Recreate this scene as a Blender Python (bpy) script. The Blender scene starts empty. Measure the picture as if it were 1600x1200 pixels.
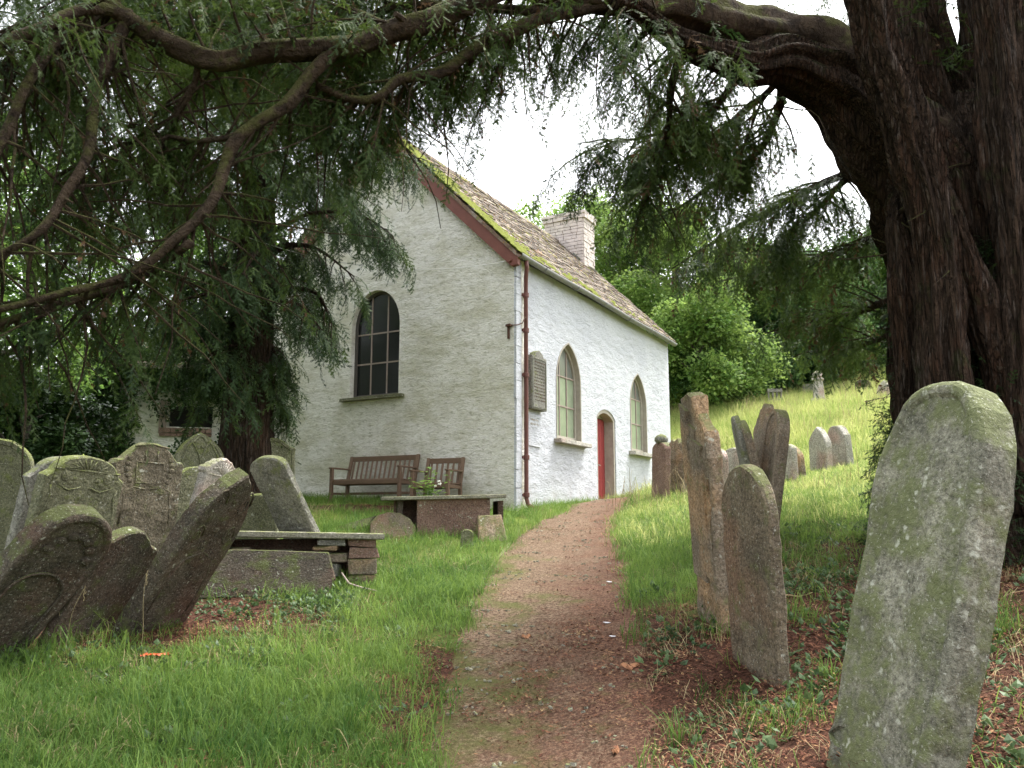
import bpy, bmesh, math, random
import numpy as np
from mathutils import Vector, Matrix, Euler, noise as mnoise

random.seed(7)
RNG = np.random.default_rng(7)
SC = bpy.context.scene
COL = SC.collection
R = math.radians

# ------------------------------------------------------------------ camera, sky, sun, exposure
EYE = Vector((0.0, 0.0, 1.45))
FPX = 1300.0                                   # focal length for a 1600 px wide frame
PITCH = math.atan(210 / 1300)
cam = bpy.data.cameras.new('camera')
cam.sensor_width = 36.0
cam.lens = FPX / 1600 * 36.0
cam.clip_start = 0.05
cam.clip_end = 2000
camo = bpy.data.objects.new('camera', cam)
COL.objects.link(camo)
camo.location = EYE
camo.rotation_euler = (math.pi / 2 + PITCH, 0, 0)
SC.camera = camo

SUN_AZ = math.atan2(0.72, 0.60)                # from +Y towards +X
SUN_EL = R(64)
w = bpy.data.worlds.new('World')
SC.world = w
w.use_nodes = True
wn = w.node_tree
bg = wn.nodes['Background']
sky = wn.nodes.new('ShaderNodeTexSky')
sky.sky_type = 'NISHITA'
sky.sun_disc = False
sky.sun_elevation = SUN_EL
sky.sun_rotation = SUN_AZ
sky.dust_density = 4.0
sky.air_density = 1.2
hs = wn.nodes.new('ShaderNodeHueSaturation')   # a white cloud layer: little of the blue is left
hs.inputs['Saturation'].default_value = 0.16
hs.inputs['Value'].default_value = 1.0
wn.links.new(sky.outputs[0], hs.inputs['Color'])
wn.links.new(hs.outputs[0], bg.inputs['Color'])
bg.inputs['Strength'].default_value = 0.15

sl = bpy.data.lights.new('sun', 'SUN')
sl.energy = 1.4
sl.angle = R(14)
sl.color = (1.0, 0.96, 0.88)
so = bpy.data.objects.new('sun', sl)
COL.objects.link(so)
sd = Vector((math.sin(SUN_AZ) * math.cos(SUN_EL), math.cos(SUN_AZ) * math.cos(SUN_EL), math.sin(SUN_EL)))
so.rotation_euler = sd.to_track_quat('Z', 'Y').to_euler()
so.location = sd * 60

SC.view_settings.view_transform = 'Standard'
SC.view_settings.look = 'None'
SC.view_settings.gamma = 1.0
SC.view_settings.use_curve_mapping = False
SC.view_settings.exposure = 2.02
SC.render.engine = 'CYCLES'
SC.cycles.max_bounces = 5
SC.cycles.diffuse_bounces = 3
SC.cycles.transmission_bounces = 4
SC.cycles.transparent_max_bounces = 8
SC.cycles.use_adaptive_sampling = True
SC.cycles.adaptive_threshold = 0.02
SC.cycles.sample_clamp_indirect = 8.0

# ------------------------------------------------------------------ geometry helpers
_F = Vector((0, math.cos(PITCH), math.sin(PITCH)))
_U = Vector((0, -math.sin(PITCH), math.cos(PITCH)))
_R = Vector((1, 0, 0))


def at(px, py, Y):
    """survey helper: the world point seen at that place of the frame, Y metres ahead"""
    d = _F * FPX + _R * (px - 800) - _U * (py - 600)
    return EYE + d * (Y / d.y)


# terrain: surveyed spots (x, y, z) and a thin plate through them
_pts = [(0, -14, -.25), (-8, -8, -.2), (8, -8, .1), (0, 0, -.08), (.2, 5, .05), (.25, 7.5, .42), (.4, 9.9, .79), (.9, 12, 1.1), (1.2, 13.7, 1.36),
        (0.04, 15.4, 1.60), (2.2, 19.3, 1.85), (4.4, 23.3, 2.15), (1.8, 15.2, 1.55),
        (-3.5, 4, -.05), (-1.2, 5.5, .1), (-4.2, 7.3, .40), (-2.3, 9.2, .67), (-5, 9.6, .65), (-1.2, 12.8, 1.22), (-3.3, 16.6, 1.78), (-1.6, 15.8, 1.68),
        (-5.2, 14, 1.5), (-15, 8, .6), (-15, 20, 1.9), (-9, 19, 2.0), (-40, 10, 0), (-40, 40, 3), (-10, 40, 4.2), (-8, 27, 2.8),
        (1.75, 3.8, .38), (1.75, 5.6, .45), (1.75, 6.9, .68), (3.6, 6, .8), (3.9, 10, 1.32), (4.6, 8.5, 1.15), (2.0, 9.5, .98),
        (6.3, 17, 2.32), (5.6, 12, 1.8), (3.2, 11, 1.45), (2.95, 15.6, 1.85), (7.0, 34, 5.65), (16.6, 36, 7.6), (12.1, 32, 5.9), (10.1, 32, 5.8),
        (10, 8, 1.7), (12, 17, 3.4), (25, 20, 6.0), (24, 42, 10.5), (2, 45, 6.2), (40, 5, 4), (45, 45, 15),
        (30, 72, 17), (0, 80, 12), (-40, 80, 8), (8, 24, 3.6), (1.2, 1.5, -.02), (3, 0, .3)]
_P = np.array(_pts, float)


def _tps_fit():
    n = len(_P)
    d2 = ((_P[:, None, :2] - _P[None, :, :2]) ** 2).sum(-1)
    K = np.where(d2 > 0, 0.5 * d2 * np.log(d2 + 1e-12), 0) + np.eye(n) * 0.35
    A = np.zeros((n + 3, n + 3))
    A[:n, :n] = K
    A[:n, n] = 1
    A[:n, n + 1:] = _P[:, :2]
    A[n, :n] = 1
    A[n + 1:, :n] = _P[:, :2].T
    b = np.zeros(n + 3)
    b[:n] = _P[:, 2]
    return np.linalg.solve(A, b)


_W = _tps_fit()


def heights(x, y):
    x = np.asarray(x, float)
    y = np.asarray(y, float)
    xc = np.clip(x, -60, 60)
    yc = np.clip(y, -25, 95)
    sh = xc.shape
    xf, yf = xc.ravel(), yc.ravel()
    out = np.empty(xf.size)
    for i in range(0, xf.size, 20000):
        d2 = (xf[i:i + 20000, None] - _P[None, :, 0]) ** 2 + (yf[i:i + 20000, None] - _P[None, :, 1]) ** 2
        K = np.where(d2 > 0, 0.5 * d2 * np.log(d2 + 1e-12), 0)
        out[i:i + 20000] = K @ _W[:-3] + _W[-3] + _W[-2] * xf[i:i + 20000] + _W[-1] * yf[i:i + 20000]
    near = np.exp(-((xf / 25) ** 2 + ((yf - 10) / 30) ** 2))
    out += near * (0.025 * np.sin(xf * 2.1 + 1.3 * np.sin(yf * 1.7)) * np.cos(yf * 1.9 + np.sin(xf * 1.3)))
    return out.reshape(sh)


def hz(x, y):
    return float(heights(np.array([x]), np.array([y]))[0])


def ground_at(px, py, y0=2.5, y1=60):
    """where the line of sight through that place of the frame meets the terrain"""
    ys = np.arange(y0, y1, 0.05)
    a = at(px, py, 1.0) - EYE
    xs = a.x * ys
    zs = EYE.z + a.z * ys
    h = heights(xs, ys)
    k = np.argmax(zs <= h)
    return Vector((xs[k], ys[k], h[k]))


class MB:
    """collects shapes and links them as one mesh object"""
    def __init__(s):
        s.v, s.f, s.mi = [], [], []

    def add(s, verts, faces, m=0):
        o = len(s.v)
        s.v.extend([tuple(q) for q in verts])
        s.f.extend([tuple(i + o for i in f) for f in faces])
        s.mi.extend([m] * len(faces))

    def box(s, c, size, mat=None, m=0, jit=0):
        hx, hy, hz_ = size[0] / 2, size[1] / 2, size[2] / 2
        vs = [Vector((x * hx, y * hy, z * hz_)) for x in (-1, 1) for y in (-1, 1) for z in (-1, 1)]
        if jit:
            vs = [q + Vector((random.uniform(-jit, jit), random.uniform(-jit, jit), random.uniform(-jit, jit))) for q in vs]
        if mat is not None:
            vs = [mat @ q for q in vs]
        c = Vector(c)
        s.add([q + c for q in vs], [(0, 1, 3, 2), (4, 6, 7, 5), (0, 4, 5, 1), (2, 3, 7, 6), (0, 2, 6, 4), (1, 5, 7, 3)], m)

    def prism(s, poly, a, b, m=0):
        """poly: points; extruded from offset vector a to offset vector b"""
        n = len(poly)
        a, b = Vector(a), Vector(b)
        vs = [Vector(p) + a for p in poly] + [Vector(p) + b for p in poly]
        fs = [tuple(range(n))[::-1], tuple(range(n, 2 * n))] + [(i, (i + 1) % n, n + (i + 1) % n, n + i) for i in range(n)]
        s.add(vs, fs, m)

    def tube(s, pts, radii, sides=8, m=0, cap=True, wob=0.0, ridge=0.0):
        pts = [Vector(p) for p in pts]
        n = len(pts)
        if not hasattr(radii, '__len__'):
            radii = [radii] * n
        vs = []
        up = Vector((0.13, 0.21, 1)).normalized()
        ref = None
        arc = 0.0
        sd_ = pts[0].x * 3.1 + pts[0].z
        for i, p in enumerate(pts):
            if i:
                arc += (p - pts[i - 1]).length
            t = (pts[min(i + 1, n - 1)] - pts[max(i - 1, 0)])
            if t.length < 1e-9:
                t = Vector((0, 0, 1))
            t.normalize()
            if ref is None:
                ref = t.cross(up)
                if ref.length < 0.05:
                    ref = t.cross(Vector((1, 0, 0)))
            ref = (ref - t * ref.dot(t)).normalized()
            b2 = t.cross(ref)
            for k in range(sides):
                a = 2 * math.pi * k / sides
                r = radii[i]
                if wob:
                    r *= 1 + wob * mnoise.noise(Vector((p.x * 2.5 + math.cos(a) * 1.2, p.y * 2.5 + math.sin(a) * 1.2, p.z * 2.5)))
                if ridge:
                    ca, sa = math.cos(a), math.sin(a)
                    r *= 1 + ridge * (.7 * mnoise.noise(Vector((ca * 2.4, sa * 2.4 + sd_, arc * .45))) + .8 * (.5 - 2 * abs(mnoise.noise(Vector((ca * 4.6 + sd_, sa * 4.6, arc * .6))))) + .25 * mnoise.noise(Vector((ca * 14, sa * 14, arc * 1.6))))
                vs.append(p + ref * (r * math.cos(a)) + b2 * (r * math.sin(a)))
        fs = []
        for i in range(n - 1):
            for k in range(sides):
                k2 = (k + 1) % sides
                fs.append((i * sides + k, i * sides + k2, (i + 1) * sides + k2, (i + 1) * sides + k))
        if cap:
            fs.append(tuple(range(sides))[::-1])
            fs.append(tuple(range((n - 1) * sides, n * sides)))
        s.add(vs, fs, m)

    def build(s, name, mats, parent=None, smooth=False):
        me = bpy.data.meshes.new(name)
        me.from_pydata(s.v, [], s.f)
        if not isinstance(mats, (list, tuple)):
            mats = [mats]
        for q in mats:
            me.materials.append(q)
        if len(mats) > 1:
            me.polygons.foreach_set('material_index', s.mi)
        if smooth:
            me.polygons.foreach_set('use_smooth', [True] * len(s.f))
        me.update()
        return link(name, me, parent)


def link(name, data, parent=None):
    o = bpy.data.objects.new(name, data)
    COL.objects.link(o)
    if parent is not None:
        o.parent = parent
    return o


def tag(o, label=None, cat=None, group=None, kind=None):
    if label:
        o['label'] = label
    if cat:
        o['category'] = cat
    if group:
        o['group'] = group
    if kind:
        o['kind'] = kind
    return o


def empty(name, loc, rz=0.0):
    o = bpy.data.objects.new(name, None)
    COL.objects.link(o)
    o.location = loc
    o.rotation_euler = (0, 0, rz)
    return o


def fix_normals(o):
    bm = bmesh.new()
    bm.from_mesh(o.data)
    bmesh.ops.recalc_face_normals(bm, faces=bm.faces)
    bm.to_mesh(o.data)
    bm.free()
    return o


def bevel(o, wd, seg=2, ang=40):
    md = o.modifiers.new('bevel', 'BEVEL')
    md.width = wd
    md.segments = seg
    md.limit_method = 'ANGLE'
    md.angle_limit = R(ang)
    return o


def smooth_path(pts, n=4):
    """Catmull-Rom through (Vector, radius) pairs"""
    out = []
    P = [pts[0]] + list(pts) + [pts[-1]]
    for i in range(1, len(P) - 2):
        for k in range(n):
            t = k / n
            a, b, c, d = P[i - 1], P[i], P[i + 1], P[i + 2]

            def cr(a, b, c, d):
                return 0.5 * ((2 * b) + (c - a) * t + (2 * a - 5 * b + 4 * c - d) * t * t + (3 * b - a - 3 * c + d) * t ** 3)
            out.append((cr(a[0], b[0], c[0], d[0]), max(.003, cr(a[1], b[1], c[1], d[1]))))
    out.append(pts[-1])
    return out


# ------------------------------------------------------------------ materials
class M:
    def __init__(s, name, color=(.5, .5, .5), rough=.8, spec=.3):
        s.m = bpy.data.materials.new(name)
        s.m.use_nodes = True
        s.nt = s.m.node_tree
        s.b = s.nt.nodes['Principled BSDF']
        s.b.inputs['Base Color'].default_value = (*color, 1)
        s.b.inputs['Roughness'].default_value = rough
        s.b.inputs['Specular IOR Level'].default_value = spec
        s._c = {}

    def n(s, t, **k):
        q = s.nt.nodes.new('ShaderNode' + t)
        for a, v in k.items():
            setattr(q, a, v)
        return q

    def l(s, a, b):
        s.nt.links.new(a, b)

    def coord(s, kind='Object', scale=(1, 1, 1), rnd=False):
        key = (kind, tuple(scale), rnd)
        if key in s._c:
            return s._c[key]
        if kind == 'World':
            out = s.n('NewGeometry').outputs['Position']
        else:
            out = s.n('TexCoord').outputs[kind]
        if rnd:
            oi = s.n('ObjectInfo')
            mu = s.n('Math', operation='MULTIPLY')
            mu.inputs[1].default_value = 57.0
            s.l(oi.outputs['Random'], mu.inputs[0])
            ad = s.n('VectorMath', operation='ADD')
            s.l(out, ad.inputs[0])
            s.l(mu.outputs[0], ad.inputs[1])
            out = ad.outputs[0]
        mp = s.n('Mapping')
        mp.inputs['Scale'].default_value = scale
        s.l(out, mp.inputs['Vector'])
        s._c[key] = mp.outputs[0]
        return mp.outputs[0]

    def noise(s, vec, scale, detail=4, rough=.55, dist=0.0):
        q = s.n('TexNoise')
        q.inputs['Scale'].default_value = scale
        q.inputs['Detail'].default_value = min(detail, 4)
        q.inputs['Roughness'].default_value = rough
        q.inputs['Distortion'].default_value = dist
        s.l(vec, q.inputs['Vector'])
        return q.outputs['Fac']

    def voro(s, vec, scale, feature='F1', out='Distance', rnd=1.0):
        q = s.n('TexVoronoi', feature=feature)
        q.inputs['Scale'].default_value = scale
        q.inputs['Randomness'].default_value = rnd
        s.l(vec, q.inputs['Vector'])
        return q.outputs[out]

    def ramp(s, fac, stops):
        q = s.n('ValToRGB')
        e = q.color_ramp.elements
        while len(e) < len(stops):
            e.new(0.5)
        for el, (p, c) in zip(e, stops):
            el.position = p
            el.color = (*c, 1) if hasattr(c, '__len__') else (c, c, c, 1)
        s.l(fac, q.inputs['Fac'])
        return q.outputs['Color']

    def mix(s, fac, a, b, mode='MIX'):
        q = s.n('Mix', data_type='RGBA', blend_type=mode)
        for sock, v in ((q.inputs[0], fac), (q.inputs[6], a), (q.inputs[7], b)):
            if hasattr(v, 'is_output'):
                s.l(v, sock)
            elif hasattr(v, '__len__'):
                sock.default_value = (*v, 1)
            else:
                sock.default_value = v
        return q.outputs[2]

    def math(s, op, a, b=0.0, clamp=False):
        q = s.n('Math', operation=op)
        q.use_clamp = clamp
        for sock, v in ((q.inputs[0], a), (q.inputs[1], b)):
            if hasattr(v, 'is_output'):
                s.l(v, sock)
            else:
                sock.default_value = v
        return q.outputs[0]

    def up(s, lo=.2, hi=.8):
        g = s.n('NewGeometry')
        sx = s.n('SeparateXYZ')
        s.l(g.outputs['Normal'], sx.inputs[0])
        mr = s.n('MapRange')
        mr.inputs['From Min'].default_value = lo
        mr.inputs['From Max'].default_value = hi
        s.l(sx.outputs['Z'], mr.inputs['Value'])
        return mr.outputs[0]

    def bump(s, h, strength=.5, dist=.02):
        q = s.n('Bump')
        q.inputs['Strength'].default_value = strength
        q.inputs['Distance'].default_value = dist
        s.l(h, q.inputs['Height'])
        if s.b.inputs['Normal'].is_linked:
            s.l(s.b.inputs['Normal'].links[0].from_socket, q.inputs['Normal'])
        s.l(q.outputs[0], s.b.inputs['Normal'])

    def color(s, c):
        s.l(c, s.b.inputs['Base Color'])

    def rnd_val(s, lo, hi):
        oi = s.n('ObjectInfo')
        mr = s.n('MapRange')
        mr.inputs['To Min'].default_value = lo
        mr.inputs['To Max'].default_value = hi
        s.l(oi.outputs['Random'], mr.inputs['Value'])
        return mr.outputs[0]


def stone_mat(name, dark, light, moss=(.10, .13, .035), moss_amt=.5, lichen=.5, text=None, warm=None, streak=False):
    m = M(name, rough=.92, spec=.15)
    c = m.coord('Object', rnd=True)
    big = m.noise(c, 2.6, 4, .6)
    col = m.ramp(big, [(.32, dark), (.68, light)])
    if warm:
        col = m.mix(m.ramp(m.noise(c, 1.7, 3, .5), [(.48, 0), (.66, 1)]), col, warm)
    fine = m.noise(c, 42, 4, .8)
    col = m.mix(.75, col, m.ramp(fine, [(.34, .14), (.66, .90)]), 'OVERLAY')
    if streak:
        cs = m.coord('Object', (9, 9, .8), rnd=True)
        col = m.mix(m.ramp(m.noise(cs, 1.5, 4), [(.5, 0), (.8, .55)]), col, tuple(x * .45 for x in dark))
    # moss and algae: on what faces up, and in patches
    mo = m.math('ADD', m.noise(c, 5.5, 5, .65), m.math('MULTIPLY', m.up(.1, .75), .22))
    mm = m.ramp(mo, [(.66 - .22 * moss_amt, 0), (.80 - .18 * moss_amt, 1)])
    col = m.mix(m.math('MULTIPLY', mm, .85), col, m.mix(m.noise(c, 22, 4), tuple(x * .6 for x in moss), tuple(x * 1.7 for x in moss)))
    # lichen blotches
    wv = m.n('VectorMath', operation='ADD')
    nv = m.n('TexNoise')
    nv.inputs['Scale'].default_value = 16
    m.l(c, nv.inputs['Vector'])
    sc_ = m.n('VectorMath', operation='SCALE')
    sc_.inputs['Scale'].default_value = .09
    m.l(nv.outputs['Color'], sc_.inputs[0])
    m.l(c, wv.inputs[0])
    m.l(sc_.outputs[0], wv.inputs[1])
    lv = m.voro(wv.outputs[0], 15)
    ln = m.noise(c, 6.5, 5, .6)
    lm = m.math('MULTIPLY', m.ramp(lv, [(.16, 1), (.30, 0)]), m.ramp(ln, [(.62 - .12 * lichen, 0), (.68 - .1 * lichen, 1)]))
    col = m.mix(m.math('MULTIPLY', lm, .75), col, (.50, .51, .43))
    sp = m.ramp(m.noise(c, 60, 3, .7), [(.60, 0), (.68, .55)])
    col = m.mix(sp, col, (.55, .55, .48))
    m.color(col)
    h = m.math('ADD', m.math('MULTIPLY', m.noise(c, 11, 4, .68), 1.0), m.math('MULTIPLY', fine, .45))
    m.bump(h, 1.0, .03)
    if text:
        # worn rows of cutting: too far gone to read
        x0, z0, z1 = text
        oc = m.n('TexCoord').outputs['Object']
        sx = m.n('SeparateXYZ')
        m.l(oc, sx.inputs[0])
        row = m.math('ABSOLUTE', m.math('SUBTRACT', m.math('FRACT', m.math('MULTIPLY', sx.outputs['Z'], 15.0)), .5))
        rm = m.ramp(row, [(.24, 1), (.30, 0)])
        mp = m.n('Mapping')
        mp.inputs['Scale'].default_value = (62, 1, 21)
        m.l(oc, mp.inputs['Vector'])
        letters = m.math('MULTIPLY', m.ramp(m.noise(mp.outputs[0], 1.0, 2, .5), [(.50, 0), (.57, 1)]), m.ramp(m.noise(c, 4.0, 4), [(.38, 0), (.6, 1)]))
        ins = m.math('MULTIPLY', m.ramp(m.math('ABSOLUTE', sx.outputs['X']), [(x0 - .02, 1), (x0 + .03, 0)]),
                     m.math('MULTIPLY', m.math('GREATER_THAN', sx.outputs['Z'], z0), m.math('LESS_THAN', sx.outputs['Z'], z1)))
        t = m.math('MULTIPLY', m.math('MULTIPLY', rm, letters), ins)
        m.bump(m.math('MULTIPLY', t, -1.0), .55, .008)
    return m.m


def leaf_mat(name, a, b, trans=.35, rough=.55, sat=None):
    m = M(name, rough=rough, spec=.25)
    oi = m.n('ObjectInfo')
    c = m.coord('World')
    f = m.math('ADD', m.math('MULTIPLY', oi.outputs['Random'], .55), m.math('MULTIPLY', m.noise(c, .9, 1), .6))
    col = m.ramp(f, [(.25, a), (.85, b)])
    m.color(col)
    t = m.n('BsdfTranslucent')
    hsv = m.n('HueSaturation')
    hsv.inputs['Value'].default_value = 1.5
    hsv.inputs['Hue'].default_value = .485
    m.l(col, hsv.inputs['Color'])
    m.l(hsv.outputs[0], t.inputs['Color'])
    mx = m.n('MixShader')
    mx.inputs[0].default_value = trans
    m.l(m.b.outputs[0], mx.inputs[1])
    m.l(t.outputs[0], mx.inputs[2])
    m.l(mx.outputs[0], m.nt.nodes['Material Output'].inputs['Surface'])
    return m.m


def bark_mat(name, dark, light, moss, moss_amt=.5, stretch=(7, 7, .9), flake=None):
    m = M(name, rough=.95, spec=.1)
    c = m.coord('Object', stretch)
    c1 = m.coord('Object')
    n1 = m.noise(c, 1.4, 4, .7, .8)
    n2 = m.noise(c1, 26, 4, .75)
    col = m.ramp(m.math('ADD', m.math('MULTIPLY', n1, .75), m.math('MULTIPLY', n2, .25)), [(.36, dark), (.62, light)])
    if flake:
        col = m.mix(m.ramp(m.noise(m.coord('Object', (3, 3, .8)), 1.6, 4, .7), [(.52, 0), (.60, .8)]), col, flake)
    mm = m.ramp(m.math('ADD', m.noise(c1, 3.4, 4, .7), m.math('MULTIPLY', m.up(-.3, .9), .22)), [(.68 - .2 * moss_amt, 0), (.80 - .2 * moss_amt, 1)])
    col = m.mix(m.math('MULTIPLY', mm, .8), col, m.mix(n2, tuple(x * .5 for x in moss), tuple(x * 1.5 for x in moss)))
    if flake:
        cr_ = m.ramp(m.voro(m.coord('Object', (26, 26, 2.6)), 1.0, 'DISTANCE_TO_EDGE'), [(.02, 0), (.16, 1)])
        col = m.mix(m.math('MULTIPLY', m.math('SUBTRACT', 1.0, cr_), .6), col, tuple(x * .6 for x in dark))
        col = m.mix(m.ramp(m.noise(m.coord('Object', (30, 30, 3.5)), 1.0, 3, .6), [(.58, 0), (.66, .6)]), col, (.12, .10, .085))
        m.bump(cr_, .7, .03)
    m.color(col)
    m.bump(m.math('ADD', n1, m.math('MULTIPLY', n2, .5)), 1.0, .07)
    return m.m


def mat_whitewash(name, stain):
    m = M(name, rough=.9, spec=.15)
    c = m.coord('Object')
    cs = m.coord('Object', (1, 1, 2.6))
    base = m.ramp(m.noise(c, 1.1, 5, .6), [(.3, (.78, .76, .70)), (.7, (.86, .84, .78))] if stain else [(.3, (.52, .535, .58)), (.7, (.62, .635, .67))])  # same paint; stronger light on the side offset in its colour, darker and bluer
    if stain:
        st = m.ramp(m.noise(m.coord('Object', (1, .8, 1.5)), 1.0, 6, .72), [(.44, 0), (.66, 1)])
        base = m.mix(m.math('MULTIPLY', st, .6), base, (.44, .42, .26))
        sx = m.n('SeparateXYZ')
        m.l(m.n('TexCoord').outputs['Object'], sx.inputs[0])
        low = m.math('MULTIPLY', m.ramp(m.math('ADD', sx.outputs['Z'], m.noise(c, 1.3, 4)), [(.35, 1), (1.25, 0)]), m.ramp(m.noise(c, 6, 4, .7), [(.38, .2), (.6, .9)]))
        base = m.mix(low, base, (.36, .34, .24))
        pits = m.ramp(m.noise(cs, 21, 4, .75), [(.60, 0), (.68, .8)])
        base = m.mix(pits, base, (.33, .31, .22))
        st2 = m.ramp(m.noise(cs, 7, 5, .7), [(.54, 0), (.66, .75)])
        base = m.mix(st2, base, (.42, .41, .31))
    else:
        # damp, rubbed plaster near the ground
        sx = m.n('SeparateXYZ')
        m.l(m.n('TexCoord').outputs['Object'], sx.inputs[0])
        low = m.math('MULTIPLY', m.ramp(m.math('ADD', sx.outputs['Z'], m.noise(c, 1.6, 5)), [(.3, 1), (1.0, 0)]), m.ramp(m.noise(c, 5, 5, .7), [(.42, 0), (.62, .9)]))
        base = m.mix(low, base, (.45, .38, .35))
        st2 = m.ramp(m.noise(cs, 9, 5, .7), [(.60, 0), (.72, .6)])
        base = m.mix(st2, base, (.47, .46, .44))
    m.color(base)
    rub = m.coord('Object', (2.6, 2.6, 7.5))
    cell = m.voro(rub, 1.0, 'SMOOTH_F1')
    m.bump(m.noise(cs, 9, 6, .7, 1.2), .9, .05)
    m.bump(m.math('MULTIPLY', cell, -1.0), .35, .05)
    m.bump(m.noise(m.coord('Object', (1, 1, 1.7)), 3.2, 3, .6), .5, .08)
    m.bump(m.noise(c, 60, 4, .7), .25, .01)
    return m.m


MAT = {}
MAT['white_side_dimmed'] = mat_whitewash('whitewash_side_dimmed', False)
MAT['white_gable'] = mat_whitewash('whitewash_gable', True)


def simple(name, color, rough=.7, spec=.3, var=.25, scale=6, bump=.2, stretch=(1, 1, 1), metal=0.0):
    m = M(name, color, rough, spec)
    c = m.coord('Object', stretch, rnd=True)
    n1 = m.noise(c, scale, 6, .65)
    m.color(m.mix(m.math('MULTIPLY', n1, 1.0), tuple(x * (1 - var) for x in color), tuple(min(1, x * (1 + var)) for x in color)))
    if bump:
        m.bump(n1, bump, .01)
    m.b.inputs['Metallic'].default_value = metal
    return m.m


MAT['door'] = simple('red_door_paint', (.30, .045, .045), .45, .4, .18, 5, .15, (8, 8, 1))
MAT['barge'] = simple('bargeboard_red_brown', (.17, .065, .05), .6, .3, .35, 5, .25)
MAT['pipe'] = simple('rust_brown_pipe', (.13, .05, .04), .55, .4, .45, 7, .2)
MAT['gutter'] = simple('grey_gutter', (.22, .22, .21), .6, .35, .35, 5, .2)
MAT['iron'] = simple('rusty_iron', (.09, .045, .03), .8, .3, .5, 18, .3)
MAT['frame'] = simple('grey_brown_frame', (.30, .24, .21), .75, .25, .3, 8, .2)
MAT['frame_dark'] = simple('dark_frame', (.10, .09, .08), .7, .3, .3, 8, .2)
MAT['reveal'] = simple('stone_reveal', (.36, .33, .28), .9, .15, .35, 7, .4)
MAT['wood'] = simple('teak_brown', (.155, .10, .066), .6, .3, .42, 3, .25, (3, 14, 14))
MAT['dark'] = simple('dark_interior', (.03, .03, .03), .9, .1, .2, 4, 0)
MAT['brick'] = simple('chimney_stone', (.56, .50, .47), .92, .15, .38, 4, .5)
MAT['mortar'] = simple('mortar', (.58, .55, .53), .95, .1, .2, 9, .4)
MAT['cable'] = simple('white_cable', (.5, .5, .48), .6, .3, .1, 5, 0)
MAT['slate'] = None


def glass(name, color, rough, spec=.6, alpha_like=None):
    m = M(name, color, rough, spec)
    c = m.coord('Object')
    m.color(m.mix(m.noise(c, 3, 5, .6), tuple(x * .6 for x in color), tuple(min(1, x * 1.35) for x in color)))
    m.bump(m.noise(c, 4, 2), .04, .02)
    return m.m


MAT['glass_dark'] = glass('dark_window_glass', (.012, .013, .013), .15, .22)
MAT['glass_green'] = glass('pale_green_glass', (.27, .32, .22), .25, .5)
MAT['glass_grey'] = glass('dusty_glass', (.17, .18, .16), .2, .5)

m = M('roof_tile_stone', rough=.92, spec=.15)
c = m.coord('Object', rnd=True)
oi = m.n('ObjectInfo')
col = m.ramp(oi.outputs['Random'], [(0, (.085, .072, .062)), (.35, (.145, .118, .10)), (.65, (.125, .112, .104)), (.9, (.175, .135, .11)), (1, (.21, .125, .085))])
cw = m.coord('World')
col = m.mix(m.ramp(m.noise(cw, 1.6, 5, .7), [(.50, 0), (.62, .75)]), col, (.34, .30, .25))
col = m.mix(m.ramp(m.noise(cw, 2.7, 5, .7), [(.56, 0), (.64, .85)]), col, (.20, .21, .05))
col = m.mix(m.ramp(m.noise(cw, 19, 4, .6), [(.60, 0), (.66, .9)]), col, (.50, .27, .08))
col = m.mix(.5, col, m.ramp(m.noise(c, 28, 5), [(.3, .2), (.7, .85)]), 'OVERLAY')
m.color(col)
m.bump(m.noise(c, 18, 5, .7), .8, .015)
MAT['slate'] = m.m
MAT['moss'] = simple('roof_moss', (.12, .135, .024), .95, .1, .6, 14, .8)

MAT['st_green'] = stone_mat('stone_green_grey', (.14, .138, .108), (.30, .29, .23), (.12, .135, .06), .85, 1.0, text=(.27, .35, 1.02), streak=True)
MAT['st_red'] = stone_mat('stone_red_brown', (.115, .095, .07), (.21, .17, .12), (.105, .115, .045), .5, .5, text=(.2, .5, .9), warm=(.19, .125, .085), streak=True)
MAT['st_brown'] = stone_mat('stone_brown', (0.160, 0.128, 0.096), (0.264, 0.216, 0.160), (.12, .13, .05), .45, .45, warm=(.36, .24, .14), streak=True)
MAT['st_grey'] = stone_mat('stone_grey', (0.136, 0.132, 0.116), (0.248, 0.240, 0.208), (.12, .135, .05), .5, .6, text=(.24, .25, .85))
MAT['st_olive'] = stone_mat('stone_olive', (0.106, 0.106, 0.066), (0.178, 0.178, 0.112), (.12, .14, .04), .6, .5, text=(.2, .2, .75))
MAT['st_dark'] = stone_mat('stone_dark_brown', (.055, .047, .038), (.115, .095, .072), (.085, .10, .035), .45, .45, text=(.22, .25, .85), warm=(.10, .066, .05))
MAT['st_pale'] = stone_mat('stone_pale', (.30, .285, .25), (.46, .43, .38), (.15, .16, .07), .2, .7, warm=(.40, .29, .25), streak=True)
MAT['st_oldbrown'] = stone_mat('stone_old_brown', (0.101, 0.086, 0.061), (0.173, 0.148, 0.104), (.10, .115, .04), .5, .5, text=(.22, .15, .6))
MAT['st_slab'] = stone_mat('stone_slab', (0.204, 0.196, 0.153), (0.323, 0.306, 0.246), (.14, .15, .06), .35, .7)
MAT['st_tomb'] = stone_mat('stone_tomb_red', (0.170, 0.106, 0.085), (0.255, 0.170, 0.132), (.10, .12, .05), .2, .3)
MAT['bark'] = bark_mat('yew_bark', (.014, .010, .007), (.070, .047, .033), (.040, .045, .018), .25, (11, 11, .9), (.060, .034, .022))
MAT['bark_limb'] = bark_mat('yew_limb_bark', (.018, .013, .010), (.075, .055, .038), (.066, .070, .022), .62, (6, 6, 6))
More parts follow.
